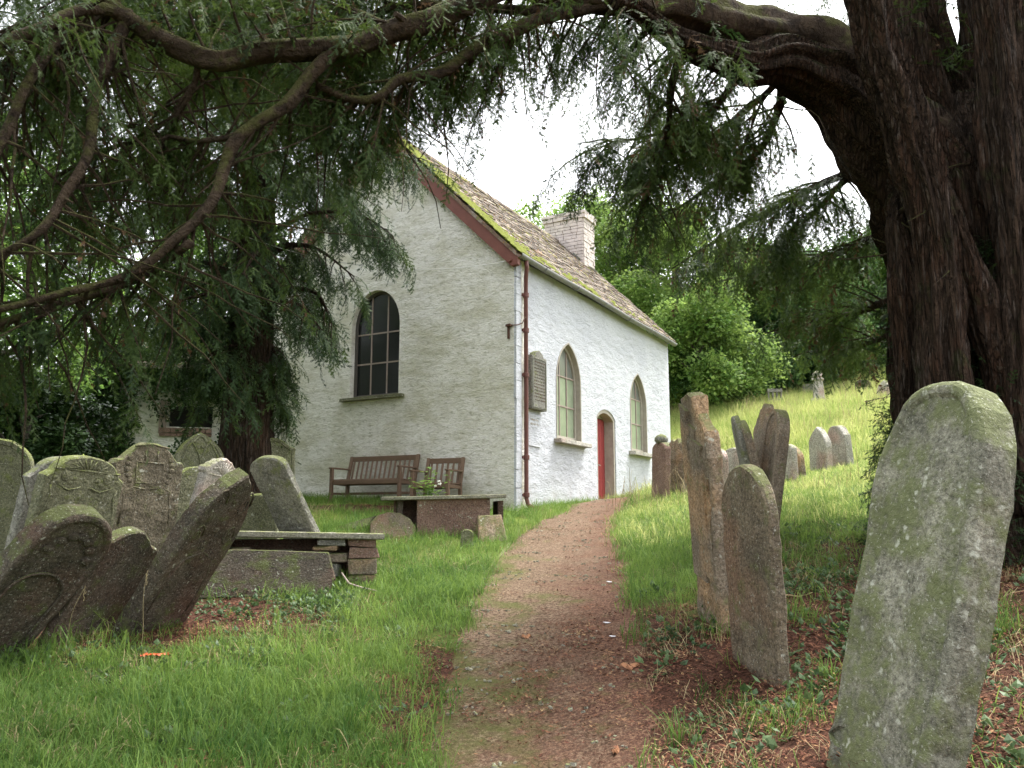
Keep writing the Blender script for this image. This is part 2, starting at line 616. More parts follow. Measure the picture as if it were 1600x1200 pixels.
MAT['bark_tree'] = bark_mat('tree_bark', (.07, .06, .05), (.17, .15, .12), (.09, .11, .04), .4)
MAT['yew'] = leaf_mat('yew_needles', (.014, .034, .009), (.060, .098, .020), .30, .65)
MAT['yew_dark'] = leaf_mat('yew_needles_dark', (.014, .032, .012), (.042, .078, .022), .2, .6)
MAT['leaf_bright'] = leaf_mat('leaves_bright', (.075, .16, .035), (.22, .32, .085), .45)
MAT['leaf_mid'] = leaf_mat('leaves_mid', (.055, .13, .03), (.16, .27, .06), .42)
MAT['leaf_deep'] = leaf_mat('leaves_deep', (.03, .08, .028), (.11, .20, .065), .4)
MAT['ivy'] = leaf_mat('ivy_leaves', (.012, .032, .010), (.045, .085, .022), .15, .35)
MAT['weed'] = leaf_mat('weed_leaves', (.03, .065, .022), (.09, .14, .055), .2, .5)
MAT['grass'] = leaf_mat('grass_blades', (.04, .105, .018), (.175, .275, .06), .4, .6)
MAT['meadow'] = leaf_mat('meadow_grass', (.14, .23, .045), (.42, .44, .17), .4, .6)
MAT['straw'] = simple('dry_straw', (.36, .29, .16), .8, .2, .3, 8, 0)
MAT['litter'] = None
m = M('yew_litter', rough=.9, spec=.1)
m.color(m.ramp(m.n('ObjectInfo').outputs['Random'], [(0, (.06, .026, .018)), (.5, (.15, .062, .04)), (.85, (.22, .11, .06)), (1, (.36, .25, .13))]))
MAT['litter'] = m.m
MAT['red'] = simple('orange_red_wrapper', (.55, .07, .015), .5, .3, .25, 30, .3)
MAT['paper'] = simple('white_flake', (.62, .62, .66), .7, .2, .1, 20, 0)
MAT['deadleaf'] = simple('dead_leaf', (.34, .17, .09), .8, .2, .3, 12, .2)
MAT['flower'] = simple('white_flower', (.7, .7, .62), .7, .2, .1, 20, 0)

# ------------------------------------------------------------------ the ground and the path
# soil map shared by material and planting: 0 grass, 1 litter
YEW = Vector((5.05, 8.5, 0))


def path_edges():
    rows = [(1330, 640, 1075), (1200, 668, 1030), (1100, 690, 1015), (1000, 716, 1003), (950, 738, 992), (900, 760, 984), (870, 782, 976), (850, 800, 970), (830, 825, 964), (812, 850, 962)]
    L, Rr = [], []
    for y, a, b in rows:
        L.append(ground_at(a, y, 1.8))
        Rr.append(ground_at(b, y, 1.8))
    return L, Rr


PL, PR = path_edges()
DOOR_FOOT = Vector((0.035 + 4.4 * math.sin(R(29)) + .25, 15.4 + 4.4 * math.cos(R(29)) - .12, 0))


def resample(poly, n):
    d = [0]
    for a, b in zip(poly, poly[1:]):
        d.append(d[-1] + (b - a).length)
    t = np.linspace(0, d[-1], n)
    return [Vector([np.interp(q, d, [p[k] for p in poly]) for k in range(3)]) for q in t]


pl = resample(PL + [Vector((.95, 15.3, 0)), Vector((1.35, 17.3, 0)), Vector((1.95, 18.9, 0))], 70)
pr = resample(PR + [Vector((2.35, 16.2, 0)), Vector((2.75, 18.2, 0)), Vector((3.0, 19.35, 0))], 70)
PATHL = np.array([(p.x, p.y) for p in pl])
PATHR = np.array([(p.x, p.y) for p in pr])


def in_path(x, y, margin=0.0):
    xl = np.interp(y, PATHL[:, 1], PATHL[:, 0])
    xr = np.interp(y, PATHR[:, 1], PATHR[:, 0])
    return (x > xl - margin) & (x < xr + margin) & (y < 19.0)


def litter_amount(x, y):
    """needle litter under the big yew, on the path's shady side and by the benches (1 = bare litter)"""
    d = np.hypot((x - 4.6) / 3.3, (y - 6.0) / 4.0)
    a = np.clip(1.55 - d * 1.15, 0, 1)
    a = np.where((x > .75) & (y < 8.2), np.maximum(a, .95 - np.clip((y - 6.2) / 3.0, 0, .6)), a)
    b = np.clip(1.3 - np.hypot((x + 2.4) / 2.3, (y - 15.2) / .75), 0, 1)
    c = np.clip(1.1 - np.hypot((x + .62 - (y - 7) * .06) / .55, (y - 6.6) / 2.6), 0, 1) * .75
    e = np.clip(1.35 - np.hypot((x + 3.6) / 2.3, (y - 8.2) / 1.25), 0, 1)
    return np.maximum(np.maximum(a, b), np.maximum(c, e))


def axis(lo, hi, fine_lo, fine_hi, step):
    a = list(np.arange(fine_lo, fine_hi + 1e-6, step))
    s, q = step, fine_hi
    while q < hi:
        s *= 1.18
        q += s
        a.append(q)
    s, q = step, fine_lo
    while q > lo:
        s *= 1.18
        q -= s
        a.insert(0, q)
    return np.array(a)


gx = axis(-500, 500, -9, 12, .16)
gy = axis(-200, 700, -1, 26, .16)
X, Y = np.meshgrid(gx, gy)
Z = heights(X, Y)
# the ground sinks a little under the chapel's floor and is banked below the path sheet
nx, ny = len(gx), len(gy)
me = bpy.data.meshes.new('ground')
idx = np.arange(nx * ny).reshape(ny, nx)
faces = np.stack([idx[:-1, :-1], idx[:-1, 1:], idx[1:, 1:], idx[1:, :-1]], -1).reshape(-1, 4)
me.from_pydata(np.stack([X, Y, Z], -1).reshape(-1, 3).tolist(), [], faces.tolist())
me.polygons.foreach_set('use_smooth', [True] * len(faces))
la = me.attributes.new('litter', 'FLOAT', 'POINT')
la.data.foreach_set('value', litter_amount(X, Y).ravel().astype('f'))
ground = tag(link('ground', me), kind='structure')
m = M('ground_soil', rough=.95, spec=.1)
c = m.coord('World')
at_ = m.n('Attribute', attribute_name='litter').outputs['Fac']
gr = m.ramp(m.noise(c, 3.2, 6, .65), [(.3, (.045, .06, .018)), (.7, (.10, .13, .03))])
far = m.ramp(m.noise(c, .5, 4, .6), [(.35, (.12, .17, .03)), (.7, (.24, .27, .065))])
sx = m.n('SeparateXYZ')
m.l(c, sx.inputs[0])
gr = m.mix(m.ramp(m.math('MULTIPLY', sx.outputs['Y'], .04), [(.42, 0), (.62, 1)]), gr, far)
li = m.ramp(m.noise(c, 26, 7, .75), [(.32, (.022, .013, .009)), (.5, (.075, .036, .024)), (.68, (.15, .075, .048)), (.8, (.10, .09, .045))])
msk = m.ramp(m.math('ADD', at_, m.math('MULTIPLY', m.math('SUBTRACT', m.noise(c, 2.2, 6, .7), .5), 1.2)), [(.40, 0), (.62, 1)])
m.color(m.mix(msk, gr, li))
m.bump(m.noise(c, 30, 7, .75), .9, .04)
me.materials.append(m.m)

# path sheet, with crumbling edges
NS = 11
vs, fs = [], []
for i in range(len(pl)):
    jl = .06 * mnoise.noise(Vector((pl[i].y * 3, 1, 0)))
    jr = .10 * mnoise.noise(Vector((pr[i].y * 2.5, 7, 0)))
    for k in range(NS):
        t = k / (NS - 1)
        x = pl[i].x + jl + (pr[i].x + jr - pl[i].x - jl) * t
        y = pl[i].y + (pr[i].y - pl[i].y) * t
        e = min(t, 1 - t)
        vs.append((x, y, (.004 if e == 0 else .014)))
hh = heights(np.array([q[0] for q in vs]), np.array([q[1] for q in vs]))
vs = [(q[0], q[1], float(h) + q[2]) for q, h in zip(vs, hh)]
for i in range(len(pl) - 1):
    for k in range(NS - 1):
        fs.append((i * NS + k, i * NS + k + 1, (i + 1) * NS + k + 1, (i + 1) * NS + k))
m = M('path_gravel', rough=.93, spec=.12)
c = m.coord('World')
g1 = m.ramp(m.noise(c, 34, 7, .85), [(.36, (.045, .028, .018)), (.5, (.145, .095, .062)), (.64, (.33, .25, .17))])
red = m.ramp(m.noise(c, 42, 7, .85), [(.36, (.034, .016, .011)), (.5, (.125, .058, .040)), (.64, (.29, .18, .11))])
sx = m.n('SeparateXYZ')
m.l(c, sx.inputs[0])
side_ = m.math('ADD', m.math('MULTIPLY', sx.outputs['X'], .30), m.math('MULTIPLY', sx.outputs['Y'], -.045))
rm = m.ramp(m.math('ADD', side_, m.math('MULTIPLY', m.noise(c, 1.8, 6, .7), 1.0)), [(.16, 0), (.46, 1)])
col = m.mix(m.math('MULTIPLY', rm, .9), g1, red)
mossm = m.ramp(m.math('SUBTRACT', m.noise(c, 1.9, 6, .7), m.math('MULTIPLY', sx.outputs['X'], .16)), [(.46, 0), (.64, .9)])
col = m.mix(mossm, col, m.mix(m.noise(c, 50, 4), (.05, .055, .015), (.14, .15, .045)))
m.color(col)
m.bump(m.noise(c, 70, 5, .8), 1.0, .02)
mb = MB()
mb.add(vs, fs)
tag(mb.build('path', m.m, smooth=True), kind='structure')

# concrete edging on the path's left side, in lengths
kerb = empty('path_edging', (PL[4].x, PL[4].y, hz(PL[4].x, PL[4].y)))
tag(kerb, 'thin low grey edging boards along the left side of the path', 'path edging')
kp = resample([p for p in PL[4:8]], 6)
for a, b in zip(kp, kp[1:]):
    dv = (b - a)
    mb = MB()
    ln = dv.length - .015
    mid = (a + b) / 2
    rot = Matrix.Rotation(math.atan2(dv.y, dv.x), 3, 'Z') @ Matrix.Rotation(-math.atan2(hz(b.x, b.y) - hz(a.x, a.y), Vector((dv.x, dv.y)).length), 3, 'Y')
    mb.box((0, 0, 0), (ln, .04, .2), rot, jit=.008)
    o = mb.build('edging_board', MAT['st_olive'])
    o.location = Vector((mid.x - .03, mid.y, (hz(a.x, a.y) + hz(b.x, b.y)) / 2 - .088)) - kerb.location
    o.parent = kerb
# ------------------------------------------------------------------ the chapel
CH = empty('chapel', (0.035, 15.4, 1.60), R(61))
tag(CH, 'whitewashed stone chapel with mossy tiled roof and red door', 'chapel')
CHM = Matrix.Translation((0.035, 15.4, 1.60)) @ Matrix.Rotation(R(61), 4, 'Z')
LX, LY, EZ, RZ = 9.15, 6.4, 4.82, 7.98          # length, width, wall head, gable head


def arch(cx, hw, z0, zs, zt, kind, n=9):
    """opening outline in (a, z): counter-clockwise from lower left"""
    P = [(cx - hw, z0), (cx + hw, z0), (cx + hw, zs)]
    h = zt - zs
    if kind == 'gothic':
        r = (hw * hw + h * h) / (2 * hw)
        amax = math.asin(min(1, h / r))
        right = [(cx + hw - r + r * math.cos(amax * k / n), zs + r * math.sin(amax * k / n)) for k in range(1, n + 1)]
        right[-1] = (cx, zt)
        P += right + [(2 * cx - q[0], q[1]) for q in right[-2::-1]]
    elif kind == 'round':
        P += [(cx + hw * math.cos(math.pi * k / (2 * n)), zs + h * math.sin(math.pi * k / (2 * n))) for k in range(1, 2 * n)]
    elif kind == 'segment':
        r = (hw * hw + h * h) / (2 * h)
        a0 = math.asin(hw / r)
        P += [(cx + r * math.sin(a0 - 2 * a0 * k / (2 * n)), zt - r + r * math.cos(a0 - 2 * a0 * k / (2 * n))) for k in range(1, 2 * n)]
    P.append((cx - hw, zs))
    return P


def cut(o, cutters):
    bpy.context.view_layer.update()
    for cmb in cutters:
        co = cmb.build('cutter', MAT['dark'])
        fix_normals(co)
        co.matrix_world = o.matrix_world
        md = o.modifiers.new('b', 'BOOLEAN')
        md.operation = 'DIFFERENCE'
        md.solver = 'EXACT'
        md.object = co
        bpy.context.view_layer.update()
        nm = bpy.data.meshes.new_from_object(o.evaluated_get(bpy.context.evaluated_depsgraph_get()))
        o.modifiers.clear()
        o.data = nm
        bpy.data.objects.remove(co)


GW = arch(3.31, .63, 2.34, 3.82, 4.60, 'round', 8)
W1 = arch(2.42, .62, 1.46, 2.70, 3.58, 'gothic')
W2 = arch(6.62, .60, 1.50, 2.68, 3.55, 'gothic')
DR = arch(4.46, .56, .20, 2.16, 2.36, 'segment')

mb = MB()
mb.prism([(0, 0, -1.2), (0, LY, -1.2), (0, LY, EZ), (0, LY / 2, RZ), (0, 0, EZ)], (0, 0, 0), (.5, 0, 0))
gable = fix_normals(mb.build('gable_wall', [MAT['white_gable']], CH))
gable['label'] = 'whitewashed gable wall stained green with algae'
cm = MB()
cm.prism([(0, a, z) for a, z in GW], (-.3, 0, 0), (.8, 0, 0))
cut(gable, [cm])
mb = MB()
mb.box(((LX + .5) / 2, .25, (EZ - 1.2) / 2), (LX - .5, .5, EZ + 1.2))
sidew = fix_normals(mb.build('side_wall', [MAT['white_side_dimmed']], CH))
cs_ = []
for ol in (W1, W2, DR):
    q = MB()
    q.prism([(a, 0, z) for a, z in ol], (0, -.3, 0), (0, .8, 0))
    cs_.append(q)
cut(sidew, cs_)
mb = MB()
mb.box(((LX + .5) / 2, LY - .25, (EZ - 1.2) / 2), (LX - .5, .5, EZ + 1.2))
mb.build('back_wall', MAT['white_side_dimmed'], CH)
mb = MB()
mb.prism([(0, .5, -1.2), (0, LY - .5, -1.2), (0, LY - .5, EZ), (0, LY / 2, RZ - .05), (0, .5, EZ)], (LX - .5, 0, 0), (LX, 0, 0))
fix_normals(mb.build('far_wall', MAT['white_side_dimmed'], CH))
mb = MB()
mb.box((LX / 2, LY / 2, -.05), (LX - 1, LY - 1, .1))
mb.build('floor', MAT['dark'], CH)

# a narrow bright plaster quoin strip at the corner, proud of the side wall
mb = MB()
for k in range(16):
    z0 = -.6 + k * .335
    mb.box((.115, -.018 - .008 * random.random(), z0 + .165), (.21 + random.uniform(-.02, .02), .05, .328), jit=.006)
mb.build('corner_strip', MAT['white_side_dimmed'], CH)


def offset_poly(P, d):
    n = len(P)
    out = []
    for i in range(n):
        a, b, c_ = Vector(P[i - 1]), Vector(P[i]), Vector(P[(i + 1) % n])
        e1, e2 = (b - a), (c_ - b)
        if e1.length < 1e-6 or e2.length < 1e-6:
            out.append((b.x, b.y))
            continue
        n1 = Vector((-e1.y, e1.x)).normalized()
        n2 = Vector((-e2.y, e2.x)).normalized()
        q = (n1 + n2)
        q = q / max(.35, q.length_squared / 2)
        out.append((b.x + q.x * d, b.y + q.y * d))
    return out


def ring(mb, P, d, p3, t0, t1, m=0):
    """a frame that runs round an outline: inner offset d, from depth t0 to t1; p3(a, z, t) -> point"""
    Q = offset_poly(P, d)
    n = len(P)
    vs = [p3(*P[i], t0) for i in range(n)] + [p3(*Q[i], t0) for i in range(n)] + [p3(*P[i], t1) for i in range(n)] + [p3(*Q[i], t1) for i in range(n)]
    fs = []
    for i in range(n):
        j = (i + 1) % n
        fs += [(i, j, n + j, n + i), (2 * n + i, 3 * n + i, 3 * n + j, 2 * n + j), (n + i, n + j, 3 * n + j, 3 * n + i), (i, 2 * n + i, 2 * n + j, j)]
    mb.add(vs, fs, m)


def span_at(P, a):
    """z range of an outline at abscissa a"""
    zs = []
    n = len(P)
    for i in range(n):
        p, q = P[i], P[(i + 1) % n]
        if (p[0] - a) * (q[0] - a) <= 0 and abs(p[0] - q[0]) > 1e-6:
            zs.append(p[1] + (q[1] - p[1]) * (a - p[0]) / (q[0] - p[0]))
    return min(zs), max(zs)


def width_at(P, z):
    xs = []
    n = len(P)
    for i in range(n):
        p, q = P[i], P[(i + 1) % n]
        if (p[1] - z) * (q[1] - z) <= 0 and abs(p[1] - q[1]) > 1e-6:
            xs.append(p[0] + (q[0] - p[0]) * (z - p[1]) / (q[1] - p[1]))
    return min(xs), max(xs)


def clip_poly(P, lo, hi, zlo, zhi):
    def half(P, f):
        out = []
        for i in range(len(P)):
            a, b = P[i], P[(i + 1) % len(P)]
            fa, fb = f(a), f(b)
            if fa >= 0:
                out.append(a)
            if fa * fb < 0:
                t = fa / (fa - fb)
                out.append((a[0] + (b[0] - a[0]) * t, a[1] + (b[1] - a[1]) * t))
        return out
    for f in (lambda q: q[0] - lo, lambda q: hi - q[0], lambda q: q[1] - zlo, lambda q: zhi - q[1]):
        P = half(P, f)
        if len(P) < 3:
            return []
    return P


def window(P, p3, name, label, frame_mat, bar_mat, depth, cols, rows, glasses, fw=.07, bw=.03):
    """frame ring > glazing bars, panes (one object each)"""
    mb = MB()
    ring(mb, P, fw, p3, depth, depth + .09)
    win = fix_normals(mb.build(name, frame_mat, CH))
    win['label'] = label
    I = offset_poly(P, fw)
    for a in cols:
        z0, z1 = span_at(I, a)
        mb = MB()
        mb.prism([p3(a - bw / 2, z0, 0), p3(a + bw / 2, z0, 0), p3(a + bw / 2, z1, 0), p3(a - bw / 2, z1, 0)], p3(0, 0, depth + .02) - p3(0, 0, 0), p3(0, 0, depth + .06) - p3(0, 0, 0))
        fix_normals(mb.build('glazing_bar', bar_mat, win))
    for z in rows:
        x0, x1 = width_at(I, z)
        mb = MB()
        mb.prism([p3(x0, z - bw / 2, 0), p3(x1, z - bw / 2, 0), p3(x1, z + bw / 2, 0), p3(x0, z + bw / 2, 0)], p3(0, 0, depth + .017) - p3(0, 0, 0), p3(0, 0, depth + .063) - p3(0, 0, 0))
        fix_normals(mb.build('glazing_bar', bar_mat, win))
    ca = [-99] + list(cols) + [99]
    ra = [-99] + list(rows) + [99]
    for i in range(len(ca) - 1):
        for j in range(len(ra) - 1):
            Q = clip_poly(I, ca[i], ca[i + 1], ra[j], ra[j + 1])
            if len(Q) < 3:
                continue
            mb = MB()
            tl = random.uniform(-.004, .004)
            mb.prism([p3(a, z, 0) for a, z in Q], p3(0, 0, depth + .036 + tl) - p3(0, 0, 0), p3(0, 0, depth + .042 + tl) - p3(0, 0, 0))
            fix_normals(mb.build('pane', glasses(i, j), win))
    return win


def pg(a, z, t):
    return Vector((t, a, z))


def ps(a, z, t):
    return Vector((a, t, z))


# gable window: outline runs clockwise seen from outside, so mirror the order for the offset
win = window(GW, pg, 'arched_window', 'dark round-headed window with nine panes', MAT['frame_dark'], MAT['frame'], .12, (3.31 - .22, 3.31 + .2), (3.06, 3.70),
             lambda i, j: MAT['glass_dark'] if i < 2 else MAT['glass_grey'] if False else MAT['glass_dark'], .06, .03)
mb = MB()
mb.box((.03, 3.33, 2.30), (.26, 1.62, .07), jit=.006)
bevel(mb.build('sill', MAT['st_olive'], win), .008)
gl = lambda i, j: MAT['glass_grey'] if j == 2 else MAT['glass_green']
for P, nm in ((W1, 'pointed window left of the red door'), (W2, 'pointed window right of the red door')):
    cx = (P[0][0] + P[1][0]) / 2
    z0 = P[0][1]
    win = window(P, ps, 'pointed_window', nm, MAT['reveal'], MAT['frame'], .10, (cx - .2, cx + .16), (z0 + .74, z0 + 1.38), gl, .10, .03)
    mb = MB()
    mb.box((cx + .04, -.035, z0 - .045), (1.55, .27, .09), jit=.008)
    bevel(mb.build('sill', MAT['st_pale'], win), .01)
    mb = MB()
    ring(mb, P, .035, ps, -.012, .10)
    fix_normals(mb.build('surround', MAT['reveal'], win))

# red plank door in its stone reveal
dw = MB()
ring(dw, DR, .085, ps, .02, .34)
door_frame = fix_normals(dw.build('door_surround', MAT['reveal'], CH))
x0, x1 = 4.46 - .475, 4.46 + .475
door = MB()
door.box((4.46, .30, 1.20), (.95, .03, 1.96))
dob = door.build('door', MAT['door'], CH)
npl = 6
for k in range(npl):
    pw = .95 / npl
    mb = MB()
    mb.box((x0 + pw * (k + .5), .27 + random.uniform(-.002, .002), 1.195), (pw - .008, .03, 1.94))
    bevel(mb.build('plank', MAT['door'], dob), .004, 1)
mb = MB()
mb.box((4.46, .255, .74), (.93, .012, .03))
mb.build('rail', MAT['door'], dob)
mb = MB()
mb.tube([(4.46 + .02, .25, 1.08), (4.46 + .02, .205, 1.08)], [.018, .014], 8)
mb.tube([(4.46 + .02, .21, 1.08), (4.46 + .11, .205, 1.07)], [.011, .009], 8)
mb.build('handle', MAT['st_pale'], dob)
mb = MB()
mb.prism([(4.46 - .475, 0, 2.185), (4.46 + .475, 0, 2.185), (4.46 + .475, 0, 2.21), (4.46, 0, 2.37), (4.46 - .475, 0, 2.21)], (0, .26, 0), (0, .31, 0))
fix_normals(mb.build('lintel_board', MAT['reveal'], dob))
mb = MB()
mb.box((4.46, .1, .12), (1.2, .55, .16), jit=.012)
bevel(mb.build('door_step', MAT['st_grey'], CH), .015)

# roof: two slabs, tiles one by one on the slope that faces the path
EO, VO = .13, .15                                # overhang at eaves and verge
EVZ, RIDGE = 4.87, 8.20
slope = math.atan2(RIDGE - EVZ, LY / 2 + EO)
SLEN = math.hypot(RIDGE - EVZ, LY / 2 + EO)
roof_mb = MB()
for sgn in (-1, 1):
    yR, yE = LY / 2, (-EO if sgn < 0 else LY + EO)
    zE = EVZ
    roof_mb.prism([(0, yR, RIDGE - .02), (0, yE, zE), (0, yE, zE - .09), (0, yR, RIDGE - .14)], (-VO, 0, 0), (LX + VO, 0, 0))
roof = fix_normals(roof_mb.build('roof', MAT['slate'], CH))
tile_meshes = []
for k in range(4):
    wd = (.20, .235, .27, .22)[k]
    mb = MB()
    mb.box((0, 0, 0), (wd, .30, .026), jit=.006)
    me_ = bpy.data.meshes.new('roof_tile')
    me_.from_pydata(mb.v, [], mb.f)
    me_.materials.append(MAT['slate'])
    mm_ = me_.copy()
    mm_.materials.clear()
    mm_.materials.append(MAT['moss'])
    tile_meshes.append((me_, wd, mm_))
rest = MB()
slots = []
EXPO = .165
ncourse = int(SLEN / EXPO)
for r_ in range(ncourse):
    s0 = r_ * EXPO + .10
    x = -VO + random.uniform(0, .1)
    while x < LX + VO - .08:
        me_, wd, mm_ = random.choice(tile_meshes)
        slots.append((x + wd / 2, s0, me_, wd, mm_))
        x += wd + .006
slots.sort(key=lambda q: q[0])
nt = 0
Tl = Matrix.Rotation(slope, 4, 'X')
for (x, s_, me_, wd, mm_) in slots:
    y = -EO + s_ * math.cos(slope)
    z = EVZ + s_ * math.sin(slope)
    nrm = Vector((0, -math.sin(slope), math.cos(slope)))
    p = Vector((x, y, z)) + nrm * (.030 + random.uniform(-.004, .008))
    sag = -.035 * math.sin(max(0, min(1, x / LX)) * math.pi) + .012 * mnoise.noise(Vector((x * .8, s_ * .8, 3)))
    p += nrm * sag * .6
    Mx = Matrix.Translation(p) @ Matrix.Rotation(slope - .075 + random.uniform(-.02, .02), 4, 'X') @ Matrix.Rotation(random.uniform(-.03, .03), 4, 'Z') @ Matrix.Rotation(random.uniform(-.02, .02), 4, 'Y')
    mossy = mnoise.noise(Vector((x * 1.6, s_ * 1.1, 8))) > (-.25 + .55 * max(0, x) if x < 1.3 else .62 - .25 * max(0, 1 - s_)) and random.random() < .8
    if nt < 300:
        o = link('roof_tile', mm_ if mossy else me_, roof)
        o.matrix_local = Mx
        nt += 1
    else:
        rest.add([Mx @ v.co for v in me_.vertices], [tuple(q.vertices) for q in me_.polygons])
# far slope, seen from nowhere on the path, tiled as one sheet
for r_ in range(0, ncourse):
    s_ = r_ * EXPO + .10
    y = LY + EO - s_ * math.cos(slope)
    z = EVZ + s_ * math.sin(slope)
    Mx = Matrix.Translation(Vector((LX / 2, y, z)) + Vector((0, math.sin(slope), math.cos(slope))) * .03) @ Matrix.Rotation(-slope + .075, 4, 'X')
    q = MB()
    q.box((0, 0, 0), (LX + 2 * VO, .3, .026))
    rest.add([Mx @ Vector(v) for v in q.v], q.f)
ro = rest.build('roof_tiles', MAT['slate'], roof)
ro['kind'] = 'stuff'
mb = MB()
xx = -VO
while xx < LX + VO:
    ln = random.uniform(.36, .46)
    mb.prism([(0, LY / 2 - .16, RIDGE - .10), (0, LY / 2 + .16, RIDGE - .10), (0, LY / 2 + .13, RIDGE - .02), (0, LY / 2, RIDGE + .085), (0, LY / 2 - .13, RIDGE - .02)], (xx, 0, random.uniform(-.01, .01)), (xx + ln - .01, 0, random.uniform(-.01, .01)))
    xx += ln
fix_normals(mb.build('ridge_tiles', MAT['slate'], roof))
# cushions of moss along the verge and in the courses above the eaves
mv, mf = [], []
mb = MB()
for k in range(2600):
    if k < 900:
        x = -VO + abs(random.gauss(0, .30))
        s_ = random.uniform(.05, SLEN * .93)
    elif k < 2100:
        s_ = SLEN * random.random()
        x = -VO + abs(random.gauss(0, .42)) + .0
    else:
        s_ = .06 + abs(random.gauss(0, .18))
        x = random.uniform(0, 4.0) if random.random() < .75 else random.uniform(0, LX)
    if mnoise.noise(Vector((x * 2.0, s_ * 2.2, 5))) < -.05 + (.12 if k >= 1300 else -.3):
        continue
    s_ = round(s_ / EXPO) * EXPO + random.uniform(-.05, .03)
    sz = random.uniform(.018, .05)
    c0 = Vector((x, -EO + s_ * math.cos(slope), EVZ + s_ * math.sin(slope))) + Vector((0, -math.sin(slope), math.cos(slope))) * .048
    nn = 6
    vs = [c0 + Vector((0, -math.sin(slope), math.cos(slope))) * sz * .75 + Vector((random.uniform(-.01, .01), 0, 0))]
    for q in range(nn):
        a = 2 * math.pi * q / nn
        rr = sz * random.uniform(.8, 1.6)
        vs.append(c0 + Vector((math.cos(a) * rr * 1.5, 0, 0)) + Vector((0, math.cos(slope), math.sin(slope))) * math.sin(a) * rr)
    mb.add(vs, [(0, 1 + q, 1 + (q + 1) % nn) for q in range(nn)])
mo = mb.build('moss', MAT['moss'], roof, smooth=True)
mo['kind'] = 'stuff'

# bargeboards on the gable
for sgn in (-1, 1):
    yE = -EO - .02 if sgn < 0 else LY + EO + .02
    zE = EVZ - .10
    mb = MB()
    P = [(0, LY / 2, RIDGE - .14), (0, yE, zE), (0, yE, zE - .15), (0, yE + (.14 if sgn < 0 else -.14), zE - .17), (0, LY / 2, RIDGE - .45)]
    mb.prism(P, (-VO + .02, 0, 0), (-.02, 0, 0))
    bb = fix_normals(mb.build('bargeboard', MAT['barge'], CH))
    if sgn < 0:
        mb = MB()
        mb.tube([(-VO + .025, .0, zE - .06), (-VO - .02, 0, zE - .06)], [.045, .035], 10)
        mb.build('boss', MAT['barge'], bb)

# gutter along the eaves and the downpipe at the corner
mb = MB()
npt = 24
gut = []
for i in range(npt):
    x = -.12 + (LX + .2) * i / (npt - 1)
    gut.append(x)
prof = [(.075 * math.cos(math.pi + math.pi * k / 8), .075 * math.sin(math.pi + math.pi * k / 8)) for k in range(9)]
prof2 = [(q[0] * .9, q[1] * .9 + .004) for q in prof][::-1]
vs, fs = [], []
allp = prof + prof2
for i, x in enumerate(gut):
    dz = -.012 * math.sin(i * .55) - .03 * i / npt
    for (a, b) in allp:
        vs.append((x, -EO - .055 + a, EVZ - .05 + b + dz))
nq = len(allp)
for i in range(npt - 1):
    for k in range(nq):
        fs.append((i * nq + k, i * nq + (k + 1) % nq, (i + 1) * nq + (k + 1) % nq, (i + 1) * nq + k))
mb.add(vs, fs)
gutter = fix_normals(mb.build('gutter', MAT['gutter'], CH, smooth=True))
for i in range(6):
    mb = MB()
    x = .9 + i * 1.55
    mb.tube([(x, -EO - .055 + .083 * math.cos(math.pi + math.pi * k / 8), EVZ - .065 - .03 * x / LX + .083 * math.sin(math.pi + math.pi * k / 8)) for k in range(9)], .012, 6)
    mb.build('bracket', MAT['gutter'], gutter)
mb = MB()
px_, py_ = .33, -.085
mb.tube([(.16, -EO - .055, 4.76), (.19, -EO - .05, 4.62), (.25, -.13, 4.46), (px_, py_, 4.28), (px_, py_, .22), (px_ + .01, py_ - .03, .10), (px_ + .05, py_ - .13, .03)], .042, 10)
pipe = mb.build('downpipe', MAT['pipe'], CH, smooth=True)
for z in (4.12, 3.42, 2.55, .98, .28):
    mb = MB()
    mb.tube([(px_, py_, z - .045), (px_, py_, z - .04), (px_, py_, z + .04), (px_, py_, z + .045)], [.045, .06, .06, .045], 10)
    mb.box((px_, py_ + .03, z), (.19, .03, .05))
    mb.build('pipe_collar', MAT['pipe'], pipe)
mb = MB()
mb.box((-.05, .08, 3.46), (.10, .10, .04), jit=.005)
mb.box((-.03, .10, 3.33), (.03, .04, .24), jit=.004)
mb.tube([(-.06, .05, 3.46), (.02, -.07, 3.47), (.12, -.12, 3.52), (.18, -.13, 3.62), (.24, -.13, 3.66), (.30, -.11, 3.55), (.31, -.1, 3.46)], .011, 6)
mb.build('cable_bracket', MAT['iron'], CH)

# memorial tablet on the side wall and the small inscribed panel under it
tab = MB()
P = [(.48, 1.93), (1.12, 1.93), (1.12, 2.98), (1.0, 2.98), (.95, 3.05), (.80, 3.11), (.66, 3.05), (.61, 2.98), (.48, 2.98)]
tab.prism([(a, 0, z) for a, z in P], (0, -.13, 0), (0, .01, 0))
tb = fix_normals(tab.build('memorial_tablet', MAT['st_grey'], CH))
tb['label'] = 'grey stone memorial tablet on the white wall'
bevel(tb, .012)
mb = MB()
ring(mb, [(a, z) for a, z in [(.51, 1.96), (1.09, 1.96), (1.09, 2.95), (.51, 2.95)]], .03, ps, -.142, -.128)
fix_normals(mb.build('moulding', MAT['st_grey'], tb))
for k in range(13):
    mb = MB()
    z = 2.86 - k * .062
    xa = .57 + random.uniform(0, .04)
    while xa < 1.02:
        ln = random.uniform(.03, .10)
        mb.box((xa + ln / 2, -.131, z), (ln, .006, .022), jit=.002)
        xa += ln + .022
    mb.build('worn_line', MAT['st_dark'], tb)
mb = MB()
mb.box((.80, -.010, 1.53), (.50, .034, .62), jit=.008)
p2 = bevel(mb.build('inscribed_panel', MAT['white_side_dimmed'], CH), .01)
